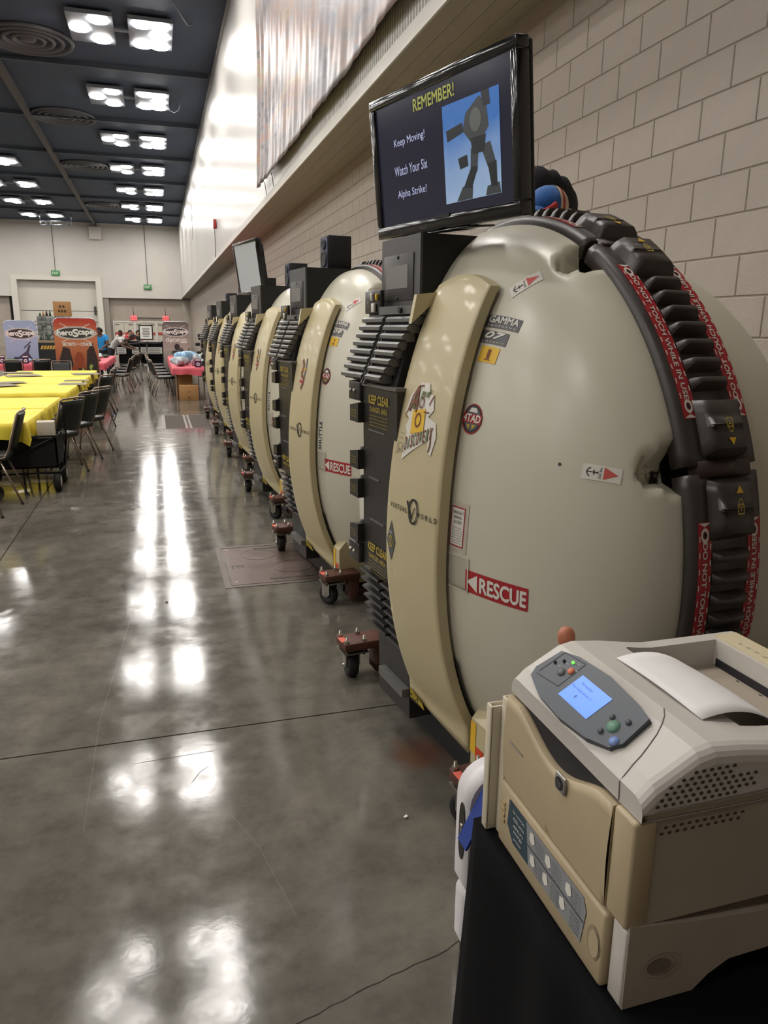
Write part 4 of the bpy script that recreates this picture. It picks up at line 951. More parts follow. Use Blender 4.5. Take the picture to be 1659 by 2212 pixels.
# table with a black cloth
TX0, TX1, TY0, TY1, TZ = .552, 1.75, -.62, 1.172, .735
t = empty('folding_table', ((TX0+TX1)/2, (TY0+TY1)/2, 0), 0, 'folding table hidden under the black cloth below the printer', 'table')
hx, hy = (TX1-TX0)/2-.012, (TY1-TY0)/2-.012
MB().rspan(-hx, hx, -hy, hy, TZ-.045, TZ-.006, .006).build('tabletop', mat('table_tan', (140, 128, 112), .6), t)
for sx in (-1, 1):
    for sy in (-1, 1): MB().cyl((sx*(hx-.1), sy*(hy-.12), 0), (sx*(hx-.1), sy*(hy-.12), TZ-.045), .014, n=8).build('leg', steel, t)
clo = mat('black_cloth', (7, 7, 9), .95, spec=.2)
q = MB(); per = []
N_ = 96
corners = [(TX0, TY0), (TX0, TY1), (TX1, TY1), (TX1, TY0)]; rc = .03
for ci in range(4):
    (x0, y0), (x1, y1) = corners[ci], corners[(ci+1) % 4]; d = Vector((x1-x0, y1-y0, 0)); L = d.length; d.normalize(); n = Vector((-d.y, d.x, 0))
    for k in range(N_): s = k/N_; per.append((Vector((x0, y0, 0))+d*(L*s), n, L*s, ci))
def hang(i, v):
    p, n, s, ci = per[i % len(per)]; nxt = per[(i+1) % len(per)]
    k = i % N_; nn = n
    if k == 0: nn = (n+per[i-1][1]).normalized()
    am = .003+.011*v; w_ = am*(1+sin(s*26+ci*1.7+1.1*sin(s*9)))+.004*v
    if k == 0: w_ += .012*v
    return p+nn*w_+Vector((0, 0, TZ-.002-(TZ-.02)*v if v > 0 else TZ-.0))
M_ = len(per); nv = 10
q.add([hang(i, j/nv) for i in range(M_) for j in range(nv+1)], [(i*(nv+1)+j, ((i+1) % M_)*(nv+1)+j, ((i+1) % M_)*(nv+1)+j+1, i*(nv+1)+j+1) for i in range(M_) for j in range(nv)], 0, True)
q.add([hang(i, 0) for i in range(M_)], [tuple(range(M_))], 0)
q.build('table_cloth', clo, None, None, 0, 'black cloth draped to the floor over the printer table', 'tablecloth')
# cream boards standing behind the printer
for k, (y0, y1, z1, x0, lab) in enumerate(((1.112, 1.133, .285, -.005, 'thick cream folder standing upright against the printer side'), (1.136, 1.156, .262, -.025, 'thin pale folder standing upright outside the thicker cream folder'))):
    t = empty('upright_folder', (PX0, 0, PZ0), 0, lab, 'folder')
    MB().rspan(x0+.002, x0+.085, y0, y0+.004, 0, z1, .001).rspan(x0+.002, x0+.085, y1-.004, y1, 0, z1, .001).build('cover', mat('folder_cream', (206, 196, 174) if k == 0 else (206, 198, 190), .55), t)
    MB().rspan(x0, x0+.006, y0, y1, 0, z1, .002).build('spine', MATS['folder_cream'], t)
    MB().span(x0+.008, x0+.08, y0+.0045, y1-.0045, .002, z1-.006).build('pages', wcl, t)
MATS.pop('folder_cream', None)
# slim bottle with a round wooden stopper behind the printer
t = empty('stoppered_bottle', (.704, 1.139, TZ+.001), 0, 'slim dark bottle with a round tan wooden stopper behind the printer', 'bottle')
MB().lathe([(0, 0), (.024, 0), (.025, .004), (.025, .24), (.022, .27), (.012, .31), (.011, .36), (0, .36)], n=18).build('glass', mat('bottle_dark', (46, 34, 28), .2), t)
MB().lathe([(.008, .345), (.009, .366), (.0145, .374), (.0165, .384), (.0155, .394), (.011, .402), (.005, .405), (0, .4055)], n=18).build('stopper', mat('stopper_tan', (176, 108, 80), .5), t)
# white floor appliance beyond the table
apw = mat('appliance_white', (214, 210, 212), .35); apl = mat('appliance_lilac', (176, 168, 172), .5)
t = empty('floor_appliance', (.688, 1.5, 0), 0, 'white rounded floor appliance with black oval handle behind the black cloth', 'appliance')
def rr(x0, x1, z0, z1, r, n=6):
    P_ = []
    for cx_, cz_, a0 in ((x1-r, z1-r, 0), (x0+r, z1-r, 90), (x0+.02, z0+.02, 180), (x1-.02, z0+.02, 270)):
        R__ = r if cz_ == z1-r else .02
        for k in range(n+1): a_ = R_(a0+90*k/n); P_.append((cx_+R__*cos(a_), cz_+R__*sin(a_)))
    return P_
MB().prism(rr(0, .33, .24, .59, .085), lambda a, c_, q: Vector((a, q, c_)), .0, .085, 0, True).build('upper_shell', apw, t)
MB().prism(rr(.03, .31, .262, .55, .07), lambda a, c_, q: Vector((a, q, c_)), -.004, .0).build('side_inset', apl, t)
MB().prism(rr(.004, .32, .05, .238, .03), lambda a, c_, q: Vector((a, q, c_)), .004, .08, 0, True).build('lower_drum', apw, t)
MB().span(.02, .3, .012, .075, .0, .05).build('black_foot', blk2, t)
q = MB(); f = plane_fn((-.001, .042, .41), (0, -1, 0), (0, 0, 1)); poly(q, f, [(.018*cos(2*pi*k/24), .055*sin(2*pi*k/24)+.03*(1 if sin(2*pi*k/24) > 0 else -1)) for k in range(24)], 0, .002); q.build('handle_recess', hpl, t)
MB().rspan(-.006, .0, .036, .048, .38, .43, .002).build('handle_grip', steel, t)
MB().box((0, 0, 0), (.006, .05, .2), 0, Matrix.Rotation(.45, 3, 'Y')).build('blue_ruler', mat('ruler_blue', (26, 52, 128), .5), None, (.70, 1.469, .52), 0, 'blue plastic strip leaning between the cloth and the white appliance', 'strip')
# power cord hanging at the right
P_ = [Vector((.80, .64, .742)), Vector((.775, .6, .742)), Vector((.745, .565, .75)), Vector((.722, .545, .752)), Vector((.71, .53, .75)), Vector((.706, .5, .742)), Vector((.7, .42, .742)), Vector((.72, .3, .742))]
MB().tube(P_, .0045, n=8).build('power_cord', mat('cord_grey', (66, 66, 72), .5, bump=.5, bscale=300), None, None, 0, 'braided grey power cord beside the printer', 'cord')

# ================================================================ CHAIRS AND TABLES DOWN THE HALL
vinyl = mat('chair_vinyl', (26, 29, 27), .5, var=.1); chrome = mat('chair_chrome', (150, 134, 118), .3, .9)
def make_chair():
    t = empty('stacking_chair')
    s = MB(); s.rbox((0, .02, .455), (.42, .42, .06), .025, seg=3); s.build('seat', vinyl, t)
    def bk(u, v):
        a = (u-.5)*.36; z = .53+.33*v; return Vector((a, -.2-.10*v+.03*(1-(2*u-1)**2)*-1, z))
    b = MB(); b.grid(lambda u, v: bk(u, v)+Vector((0, .015, 0)), 8, 6); b.grid(lambda u, v: bk(u, v)-Vector((0, .02, 0)), 8, 6)
    for k in range(8):
        for v in (0, 1): b.add([bk(k/8, v)+Vector((0, .015, 0)), bk((k+1)/8, v)+Vector((0, .015, 0)), bk((k+1)/8, v)-Vector((0, .02, 0)), bk(k/8, v)-Vector((0, .02, 0))], [(0, 1, 2, 3)])
    for k in range(6):
        for u in (0, 1): b.add([bk(u, k/6)+Vector((0, .015, 0)), bk(u, (k+1)/6)+Vector((0, .015, 0)), bk(u, (k+1)/6)-Vector((0, .02, 0)), bk(u, k/6)-Vector((0, .02, 0))], [(0, 1, 2, 3)])
    b.build('backrest', vinyl, t)
    P = [(-.205, .0, .44), (-.205, -.16, .455), (-.205, -.2, .53), (-.205, -.305, .87), (-.19, -.318, .885), (-.1, -.337, .89), (0, -.342, .89), (.1, -.337, .89), (.19, -.318, .885), (.205, -.305, .87), (.205, -.2, .53), (.205, -.16, .455), (.205, .0, .44)]
    MB().tube(P, .0115, n=8).build('back_frame', chrome, t)
    MB().tube([(-.19, .15, .425), (-.19, -.12, .425), (.19, -.12, .425), (.19, .15, .425)], .01, n=6, closed=True).build('seat_frame', chrome, t)
    for sx in (-1, 1):
        MB().tube([(sx*.19, .13, .43), (sx*.2, .2, .2), (sx*.205, .235, .012)], .0105, n=7).build('leg', chrome, t)
        MB().tube([(sx*.19, -.11, .43), (sx*.205, -.2, .2), (sx*.215, -.27, .012)], .0105, n=7).build('leg', chrome, t)
    for sx in (-1, 1):
        for p in ((sx*.205, .235, .008), (sx*.215, -.27, .008)): MB().lathe([(.016, -.008), (.016, .004), (.011, .012)], p, n=8).build('foot_cap', MATS['rubber'], t)
    return t
chair0 = make_chair(); bpy.context.view_layer.update(); snap(chair0); KIDS.update(allk)
used = [False]
def chair(x, y, rz, label, group='black stacking chairs'):
    c = chair0 if not used[0] else copy_tree(chair0); used[0] = True
    c.location = (x, y, 0); c.rotation_euler = (0, 0, math.radians(rz)); tag(c, label, 'chair', group); return c
chair(-1.76, 7.2, 38, 'black chair at the left edge of the photo, nearest the camera')
chair(-1.62, 7.86, 92, 'black chair seen edge-on between the nearest yellow cloth and the wagon')
chair(-1.22, 9.25, 58, 'black chair just behind the wagon, its back toward the aisle')
chair(-1.12, 10.1, 60, 'black chair second behind the wagon along the near yellow table')
chair(-1.02, 10.8, 62, 'black chair third behind the wagon, at the gap between yellow tables')
chair(-1.12, 13.5, 64, 'black chair alone on the aisle side of the far yellow tables')
chair(-1.16, 15.3, 84, 'black chair tight against the far yellow table, nearer of two')
chair(-1.16, 16.0, 84, 'black chair tight against the far yellow table, farther of two')
chair(-2.15, 18.45, 180, 'black chair with bright chrome rail at the far end of the yellow tables')
for k, (x, y, rz) in enumerate(((-4.95, 19.5, 12), (-4.4, 19.6, 8), (-3.85, 19.6, 10), (-3.3, 19.7, 5), (-2.75, 19.9, 12))): chair(x, y, rz, 'dark chair in front of the left pink table, %s from the left' % ord_(k))
for k, (x, y, rz) in enumerate(((-.98, 20.6, 80), (-.98, 22.2, 84), (-.9, 23.6, 76), (-.85, 25.2, 70))): chair(x, y, rz, 'black chair right of the middle pink table, %s from the camera' % ord_(k))
for k, (x, y, rz) in enumerate(((.1, 19.6, -82), (.02, 20.9, -80), (-.02, 22.3, -84), (-.06, 24.0, -80), (-.1, 26.0, -82))): chair(x, y, rz, 'black chair along the right pink table by the boxes, %s from camera' % ord_(k))
chair(1.68, 23.4, 92, 'chair with pale frame behind the right pink table near the pods')

yel = mat('yellow_cloth', (238, 214, 62), .6, var=.04, vscale=3, bump=.2, bscale=12); pink = mat('pink_cloth', (206, 84, 98), .65, var=.05, vscale=3)
tlam = mat('table_laminate', (150, 132, 110), .6)
def cloth_table(x0, x1, y0, y1, m, tl, cl, drop=.16, seed=0, grp='tables down the hall'):
    t = empty('banquet_table', ((x0+x1)/2, (y0+y1)/2, 0), 0, tl, 'table', grp); a, b = (x1-x0)/2, (y1-y0)/2
    MB().rspan(-a+.01, a-.01, -b+.01, b-.01, .705, .742, .006).build('tabletop', tlam, t)
    for sx in (-1, 1):
        for sy in (-1, 1): MB().cyl((sx*(a-.1), sy*(b-.25), 0), (sx*(a-.1), sy*(b-.25), .705), .013, n=7).build('leg', MATS['dark_grey'], t)
    q = MB(); random.seed(seed); n = 40; per = []
    cs = [(-a, -b), (a, -b), (a, b), (-a, b)]
    for ci in range(4):
        (xa, ya), (xb, yb) = cs[ci], cs[(ci+1) % 4]; d = Vector((xb-xa, yb-ya, 0)); L = d.length; d.normalize(); nn = Vector((d.y, -d.x, 0))
        for k in range(n): per.append((Vector((xa, ya, 0))+d*(L*k/n), nn, L*k/n, k, ci))
    dr = [drop*(1+.12*sin(p[2]*5+seed)+.08*sin(p[2]*13+p[4])) for p in per]
    def hg(i, v):
        p, nn, s, k, ci = per[i]; 
        if k == 0: nn = (nn+per[i-1][1])*.8
        return p+nn*((.006+.016*v*(1+sin(s*16+ci+seed)))*(1 if v else 0)+.002)+Vector((0, 0, .7455-dr[i]*v*(1.35 if k == 0 else 1)))
    M = len(per); q.add([hg(i, j/3) for i in range(M) for j in range(4)], [(i*4+j, ((i+1) % M)*4+j, ((i+1) % M)*4+j+1, i*4+j+1) for i in range(M) for j in range(3)], 0, True)
    q.add([hg(i, 0) for i in range(M)], [tuple(range(M))], 0)
    q.build('table_cover', m, None, ((x0+x1)/2, (y0+y1)/2, 0), 0, cl, 'tablecloth')
    return t
Y = [(7.98, 9.36, 'nearest'), (9.45, 10.85, 'second'), (11.6, 13.38, 'third'), (13.47, 15.28, 'fourth'), (15.37, 17.4, 'farthest')]
for k, (y0, y1, w_) in enumerate(Y): cloth_table(-2.85, -1.3, y0, y1, yel, 'banquet table under the %s yellow cloth from the camera' % w_, '%s yellow tablecloth in the left row' % w_, seed=k)
ppr = mat('printed_sheet', (150, 142, 120), .7, var=.15, vscale=30)
for k, (px, py, w_, l_) in enumerate(((158, 829, .42, .5), (165, 822, .4, .3), (185, 808, .5, .6), (50, 812, .6, .6), (40, 806, .5, .5), (18, 828, .5, .4), (5, 834, .4, .5))):
    p = at(px, py, z=.748); o = MB().span(-w_/2, w_/2, -l_/2, l_/2, 0, .002); sh = o.build('paper_sheet', ppr, None, (p.x, p.y, .7485+.0025*k), .1*k, 'grey printed sheet lying on yellow cloth, %s from the right' % ord_(k) if k < 3 else 'grey printed sheet left on yellow cloth, %s from the left' % ord_(6-k), 'paper', 'printed sheets on the yellow cloths')
    q = MB(); f = plane_fn((0, 0, .0026), (1, 0, 0), (0, 1, 0))
    for j in range(5): rect(q, f, 0, -l_*.38+l_*.19*j, w_*.85, l_*.06, 0, 0)
    q.build('print_rows', mat('print_dark', (104, 98, 86), .7), sh)
# folding wagon under the near table
wbk = mat('wagon_fabric', (20, 20, 22), .8, bump=.2, bscale=80); wfr = mat('wagon_frame', (30, 30, 32), .4, .4)
t = empty('folding_wagon', (-1.44, 8.48, 0), 0, 'black folding wagon with white hubbed wheels tucked at the near yellow table', 'wagon')
b = MB()
for (x0, x1, y0, y1, z0, z1) in ((-.38, -.365, -.28, .28, .25, .56), (.365, .38, -.28, .28, .25, .56), (-.38, .38, -.28, -.265, .25, .56), (-.38, .38, .265, .28, .25, .56), (-.38, .38, -.28, .28, .25, .265)): b.span(x0, x1, y0, y1, z0, z1)
b.build('basket', wbk, t)
b = MB()
for sy in (-1, 1):
    b.tube([(-.39, sy*.29, .2), (-.39, sy*.29, .58), (.39, sy*.29, .58), (.39, sy*.29, .2)], .012, n=6, closed=True); b.tube([(-.39, sy*.29, .2), (.39, sy*.29, .58)], .008, n=6)
for sx in (-1, 1): b.tube([(sx*.39, -.29, .58), (sx*.39, .29, .58)], .01, n=6); b.tube([(sx*.39, -.29, .2), (sx*.39, .29, .2)], .01, n=6)
b.build('frame', wfr, t)
for sx in (-1, 1):
    for sy in (-1, 1):
        wh = MB().lathe([(.045, -.028), (.075, -.034), (.096, -.024), (.1, 0), (.096, .024), (.075, .034), (.045, .028)], (sx*.36, sy*.26, .101), (1, 0, 0) if sx > 0 else (0, 1, 0), n=20).build('wheel', MATS['rubber'], t)
        ax = Vector((1, 0, 0)) if sx > 0 else Vector((0, 1, 0)); q = MB().lathe([(0, -.034), (.052, -.034), (.066, -.03), (.066, .03), (.052, .034), (0, .034)], (sx*.36, sy*.26, .101), ax, n=18).build('hub', mat('hub_white', (190, 186, 178), .5), wh)
        MB().cyl((sx*.36, sy*.26, .11), (sx*.38, sy*.28, .2), .012, n=6).build('fork', wfr, t)
MB().tube([(.4, .05, .22), (.44, .04, .5), (.44, .03, .82), (.43, -.02, .86), (.43, -.07, .82), (.44, -.06, .7)], .012, n=7).build('handle', wfr, t)
t = empty('white_box', (-1.165, 8.36, .5655), .1, 'small white carton standing in the black wagon', 'box')
MB().rspan(-.085, .085, -.09, .09, -.28, .15, .003).build('carton', mat('carton_white', (198, 190, 176), .7), t)
MB().span(-.085, .085, -.004, .004, .1502, .152).build('tape', wcl, t)

# ---------------------------------------------------------------- display area beyond the yellow tables
cloth_table(-5.2, -2.95, 20.5, 22.0, pink, 'banquet table under the left pink cloth', 'left pink tablecloth below the blue standing banner', seed=9)
cloth_table(-2.4, -1.35, 20.9, 26.2, pink, 'long banquet table under the middle pink cloth', 'middle pink tablecloth right of the red standing banner', seed=10)
cloth_table(.3, 1.35, 18.3, 26.2, pink, 'long banquet table under the right pink cloth', 'right pink tablecloth above the cardboard boxes', seed=11)
def oval_logo(mb, f, cx, cz, w, h, mi_bg, mi_fg):
    disc(mb, f, cx, cz, w/2, h/2, mi_fg, .001, 40); disc(mb, f, cx, cz, w*.48, h*.46, mi_bg, .002, 40); disc(mb, f, cx, cz, w*.465, h*.43, mi_fg, .003, 40, .95)
    for s in (-1, 1):
        for q_ in (-1, 1): stroke(mb, f, [(cx+s*w*.12, cz+q_*h*.38), (cx+s*w*.36, cz+q_*h*.72)], w*.012, mi_fg, .0012)
    text(mb, f, 'hero', cx-w*.25, cz+.01, w*.36, h*.42, mi_fg, .005, bold=.008); text(mb, f, 'S', cx, cz, w*.13, h*.56, mi_fg, .005, bold=.009); text(mb, f, 'cape', cx+w*.25, cz-.01, w*.36, h*.42, mi_fg, .005, bold=.008)
def standee(x0, x1, y, z1, bgname, cols, label, deco):
    W = x1-x0; t = empty('standing_banner', ((x0+x1)/2, y, 0), 0, label, 'banner', 'standing banners with the same oval logo'); r = .13; P = []
    for cx_, cz_, a0 in ((W/2-r, z1-r, 0), (-W/2+r, z1-r, 90)):
        for k in range(7): a_ = R_(a0+15*k); P.append((cx_+r*cos(a_), cz_+r*sin(a_)))
    P += [(-W/2, .04), (W/2, .04)]
    m = mat(bgname, cols[0], .5); nt, ns, lk, pb = nodes(m); globals().update(nt=nt, ns=ns, lk=lk, pb=pb)
    tcx = ns.new('ShaderNodeTexCoord'); sx = ns.new('ShaderNodeSeparateXYZ'); lk.new(tcx.outputs['Object'], sx.inputs[0])
    nz = noise(3.2, 5, tcx.outputs['Object'], .6, .8); ma = ns.new('ShaderNodeMath'); ma.operation = 'MULTIPLY_ADD'; lk.new(nz.outputs['Fac'], ma.inputs[0]); ma.inputs[1].default_value = .35; lk.new(sx.outputs['Z'], ma.inputs[2])
    dv = ns.new('ShaderNodeMath'); dv.operation = 'DIVIDE'; lk.new(ma.outputs[0], dv.inputs[0]); dv.inputs[1].default_value = 2.2
    rp = ramp(dv.outputs[0], [(p_, s2l(c_)) for p_, c_ in zip((.2, .5, .72, .92), cols)]); lk.new(rp.outputs['Color'], pb.inputs['Base Color'])
    MB().prism(P, lambda a, c_, q: Vector((a, q, c_)), -.012, .012).build('panel', m, t)
    MB().tube([(a, 0, c_) for a, c_ in P[:14]], .014, n=6).build('frame_tube', mat('alloy', (170, 172, 176), .35, .8), t)
    MB().rspan(-W/2-.03, W/2+.03, -.14, .14, 0, .04, .01).build('base', MATS['dark_grey'], t)
    f = plane_fn((0, -.0125, 0), (1, 0, 0), (0, 0, 1)); q = MB(); oval_logo(q, f, 0, z1-.34, W*.97, .3, 1, 0); q.build('logo', [wlet, mat('logo_dark', (58, 56, 58), .5)], t)
    deco(t, f, W, z1)
def d_red(t, f, W, z1):
    q = MB(); text(q, f, 'SECRETS', -W*.17, z1-.6, W*.3, .075, 0, .003, bold=.003); text(q, f, 'OF THE', W*.04, z1-.6, W*.07, .04, 0, .003); text(q, f, 'CITADEL', W*.24, z1-.6, W*.28, .075, 0, .003, bold=.003); q.build('title', wlet, t)
    q = MB(); br = (mat('print_rust', (146, 66, 34), .6), mat('print_brown', (50, 34, 30), .6), mat('print_leaf', (148, 168, 76), .6))
    poly(q, f, [(-.42, .3), (-.4, .9), (-.3, 1.2), (-.16, 1.15), (-.1, .8), (-.2, .3)], 1, .001); poly(q, f, [(.18, .6), (.22, 1.1), (.36, 1.3), (.45, .9), (.45, .2), (.2, .2)], 1, .001)
    poly(q, f, [(-.08, .9), (.0, 1.08), (.1, 1.06), (.16, .9), (.1, .78), (.0, .76)], 0, .002); poly(q, f, [(-.2, .2), (-.22, .55), (-.1, .78), (.12, .76), (.2, .5), (.16, .2)], 0, .0015); poly(q, f, [(-.06, .3), (.0, .7), (.16, .68), (.2, .3)], 1, .0025)
    for (a, c_) in ((.05, .62), (.24, .72), (.32, .55), (.12, .45), (-.04, .4)): poly(q, f, [(a, c_), (a+.05, c_+.08), (a+.1, c_+.03), (a+.06, c_-.04), (a+.09, c_-.1), (a+.02, c_-.05)], 2, .003)
    q.build('printed_art', br, t)
def d_blue(t, f, W, z1):
    q = MB(); mm = (mat('print_navy', (40, 54, 82), .6), mat('print_ice', (200, 212, 224), .6), mat('print_plum', (74, 68, 92), .6))
    poly(q, f, [(-.1, .85), (.1, 1.0), (.18, 1.18), (.22, 1.16), (.16, .95), (.24, .8), (.4, .7), (.1, .6)], 2, .001); stroke(q, f, [(.05, 1.08), (.24, 1.26)], .03, 2, .002); poly(q, f, [(-.38, .62), (-.2, .85), (-.05, .83), (-.22, .6)], 0, .002); poly(q, f, [(-.1, .6), (.05, .85), (.2, .72), (.38, .72), (.4, .55)], 1, .0025); poly(q, f, [(-.4, .3), (-.4, .62), (.4, .55), (.4, .3)], 0, .0012)
    q.build('printed_art', mm, t)
def d_grey(t, f, W, z1):
    q = MB(); text(q, f, 'GIJOE', -.1, z1-.62, .46, .13, 0, .003, .25, bold=.006)
    for k in range(3): poly(q, f, [(.14, z1-.575-.045*k), (.36, z1-.575-.045*k), (.355, z1-.602-.045*k), (.14, z1-.602-.045*k)], 0, .003)
    q.build('title', wlet, t)
    q = MB(); mm = (mat('print_charcoal', (44, 42, 46), .6), mat('print_slate', (86, 82, 82), .6))
    disc(q, f, .02, 1.02, .09, .11, 0, .001); poly(q, f, [(-.14, .9), (.18, .9), (.2, .66), (-.1, .64)], 0, .0015); poly(q, f, [(-.22, .88), (-.12, .84), (.16, .8), (.14, .76), (-.14, .78)], 1, .002); stroke(q, f, [(.2, .6), (.42, .98)], .03, 0, .001); poly(q, f, [(-.3, .3), (-.22, .62), (.26, .6), (.32, .3)], 1, .0012); disc(q, f, .14, .9, .09, .1, 1, .0012)
    q.build('printed_art', mm, t)
standee(-2.33, -1.38, 19.4, 1.855, 'banner_red', ((70, 40, 32), (168, 92, 58), (196, 118, 82), (172, 44, 38)), 'red and orange standing banner with a horned beast behind the yellow tables', d_red)
standee(-3.92, -3.12, 22.4, 1.80, 'banner_blue', ((96, 112, 140), (150, 172, 200), (158, 180, 208), (148, 170, 200)), 'pale blue standing banner with snowy peaks at the far left', d_blue)
standee(.17, 1.04, 26.6, 1.85, 'banner_grey', ((120, 112, 106), (170, 160, 150), (150, 142, 136), (96, 88, 86)), 'grey standing banner with a dark figure behind the right pink table', d_grey)
# cardboard boxes under the right pink table
card = mat('cardboard', (172, 128, 80), .75, var=.05, vscale=6); cdk = mat('card_ink', (70, 52, 36), .7)
def carton(x, y, z, w, d, h, rz, label, ink):
    t = empty('cardboard_box', (x, y, z), rz, label, 'box', 'brown cardboard boxes')
    MB().rspan(-w/2, w/2, -d/2, d/2, 0, h, .004).build('carton', card, t); MB().span(-w/2-.001, w/2+.001, -.03, .03, h, h+.0015).build('tape', mat('tape_tan', (150, 112, 70), .4), t)
    q = MB(); f = plane_fn((0, -d/2-.0008, h/2), (1, 0, 0), (0, 0, 1))
    if ink == 1: disc(q, f, 0, .03, .012, .016, 0, 0, 10); rect(q, f, 0, -.1, .07, .012, 0); rect(q, f, 0, -.12, .06, .01, 0); text(q, f, 'HANDLE', 0, -.155, .12, .016, 0)
    elif ink == 2: rect(q, f, .0, .06, .03, .02, 0)
    else:
        for a, c_ in ((-.06, .08), (.06, .08), (-.1, -.08), (.0, -.08), (.1, -.08)): disc(q, f, a, c_, .04, .055, 0, 0, 12)
    q.build('print', cdk, t)
carton(.645, 18.32, 0, .43, .40, .345, 0, 'largest cardboard box at the front on the floor under the pink table', 1)
carton(.56, 18.80, 0, .38, .36, .30, 0, 'lower cardboard box of the stack behind the largest box', 2); carton(.56, 18.80, .303, .38, .36, .28, .02, 'upper cardboard box of the stack under the pink table', 2)
# plastic bags of small figures and cards on the right table
bagm = mat('clear_bag', (176, 186, 190), .25, var=.35, vscale=22); bagb = mat('blue_bag', (132, 176, 206), .3, var=.3, vscale=22); grn = mat('figure_green', (58, 84, 56), .7); purp = mat('card_purple', (70, 44, 80), .6)
random.seed(11)
def lump(mb, c, r, n=14, m=8, k=.25):
    ph = [random.uniform(0, 6) for _ in range(4)]
    mb.grid(lambda u, v: Vector(c)+Vector((r[0]*sin(pi*v)*cos(2*pi*u), r[1]*sin(pi*v)*sin(2*pi*u), r[2]*cos(pi*v)))*(1+k*sin(3*2*pi*round(u % 1, 4)+ph[0])*sin(4*v+ph[1])*sin(pi*v)), n, m)
for k, (x, y, r, h, m_, cap_) in enumerate(((.5, 19.1, .17, .11, bagm, 'pale clear'), (.62, 19.8, .2, .16, bagb, 'blue tinted'), (.95, 19.3, .2, .14, bagm, 'puffed clear'), (1.12, 18.8, .15, .1, bagm, 'flat clear'), (.75, 20.8, .2, .16, bagb, 'pale blue'))):
    t = empty('plastic_bag', (x, y, .748), .7*k, '%s plastic bag of small figures on the right pink table, %s' % (cap_, ['at the left front', 'second from the left', 'toward the pods', 'at the right front', 'behind the others'][k]), 'bag', 'plastic bags on the right pink table')
    q = MB(); lump(q, (0, 0, h), (r, r*.8, h*.98), 26, 14, .6); q.build('bag_film', m_, t)
    q = MB()
    for j in range(7): q.rbox((random.uniform(-r*.5, r*.5), random.uniform(-r*.4, r*.4), random.uniform(.05, h*.9)), (.07, .06, .07), .015, 0, 1)
    o = q.build('small_figures', grn, t); o['kind'] = 'stuff'
for k, (x, y) in enumerate(((.9, 18.55), (-3.75, 20.75), (-3.2, 20.7), (-1.7, 21.2))):
    t = empty('card_stand', (x, y, .748), 0, 'small purple and white card stand on %s' % ['the right pink table', 'the left pink table, left one', 'the left pink table, right one', 'the middle pink table'][k], 'sign', 'small card stands on the pink tables')
    MB().box((0, 0, .1), (.15, .012, .2), 0).build('card', purp, t); q = MB(); f = plane_fn((0, -.0065, .1), (1, 0, 0), (0, 0, 1)); disc(q, f, 0, -.03, .04, .04, 0, .001, 14, .5); rect(q, f, 0, .07, .12, .03, 0, .001); q.build('print', wlet, t)
    MB().span(-.05, .05, -.03, .03, 0, .006).build('foot', purp, t)
for k in range(9):
    x, y = (random.uniform(-2.2, -1.5), 21.5+.5*k); q = MB(); lump(q, (0, 0, .05), (.14, .12, .05), 10, 6)
    q.build('game_tile', (grn, ppr, bagm)[k % 3], None, (x, y, .748), 0, 'small pile of game terrain on the middle pink table, %s from camera' % ord_(k), 'game piece', 'game terrain on the middle table')
for k in range(6):
    q = MB(); lump(q, (0, 0, .06), (.13, .1, .06), 10, 6); q.build('game_tile', (bagm, grn, bagb)[k % 3], None, (-4.9+.33*k, 20.95+.1*(k % 2), .748), 0, 'small heap of game pieces on the left pink table, %s from the left' % ord_(k), 'game piece', 'game heaps on the left table')
# grey castle terrain display behind the banners, carton on top
cst = mat('castle_grey', (112, 114, 112), .8, var=.2, vscale=5); cst2 = mat('castle_light', (140, 142, 140), .8)
p0, p1 = at(80, 690, y=30), at(150, 690, y=30)
t = empty('terrain_display', ((p0.x+p1.x)/2, 30, 0), 0, 'tall grey toy castle display behind the red standing banner', 'display')
Wd = p1.x-p0.x; bh_ = .17
MB().span(-Wd/2, Wd/2, -.35, .45, 0, .78).build('black_counter', blk2, t); MB().span(-Wd/2, Wd/2, -.34, .4, 1.08, 1.16).build('shelf', tlam, t)
q = MB(); f = plane_fn((0, -.352, .9), (1, 0, 0), (0, 0, 1))
MB().span(-Wd/2, Wd/2, -.35, -.33, .78, 1.08).build('hazard_board', blk2, t)
for k in range(11): poly(q, f, [(-Wd/2+.06+k*Wd/11, -.05), (-Wd/2+.06+k*Wd/11+.07, -.05), (-Wd/2+.06+k*Wd/11+.13, .08), (-Wd/2+.06+k*Wd/11+.06, .08)], 0, .001)
q.build('hazard_stripes', mat('hazard_amber', (208, 158, 60), .6), t)
random.seed(5)
for r in range(5):
    for c_ in range(7):
        w_ = Wd/7; MB().rbox((-Wd/2+w_*(c_+.5), .1+random.uniform(-.05, .05), 1.16+bh_*(r+.5)), (w_*.97, .4, bh_*.97), .008, 0, 1).build('castle_brick', cst if random.random() < .65 else cst2, t)
for k in (0, 1, 2, 3, 8): q = MB(); q.cyl((-Wd/2+.1+k*(Wd-.2)/8, .1, 1.16+5*bh_), (-Wd/2+.1+k*(Wd-.2)/8, .1, 1.16+5*bh_+.1+.1*random.random()), .05, .02, n=6); q.build('figurine', (grn, card, MATS['print_brown'])[k % 3], t)
for k in range(8): q = MB(); q.cyl((-Wd/2+.1+k*(Wd-.2)/7, -.28, .78+.38), (-Wd/2+.1+k*(Wd-.2)/7, -.28, 1.32+.1*random.random()), .05, .02, n=6); q.build('figurine', (grn, cst2)[k % 2], t)
p = at(136, 690, y=30); carton(p.x, 30.1, 1.16+5*bh_+.002, .58, .3, .52, 0, 'cardboard box with dark prints atop the toy castle display', 3)
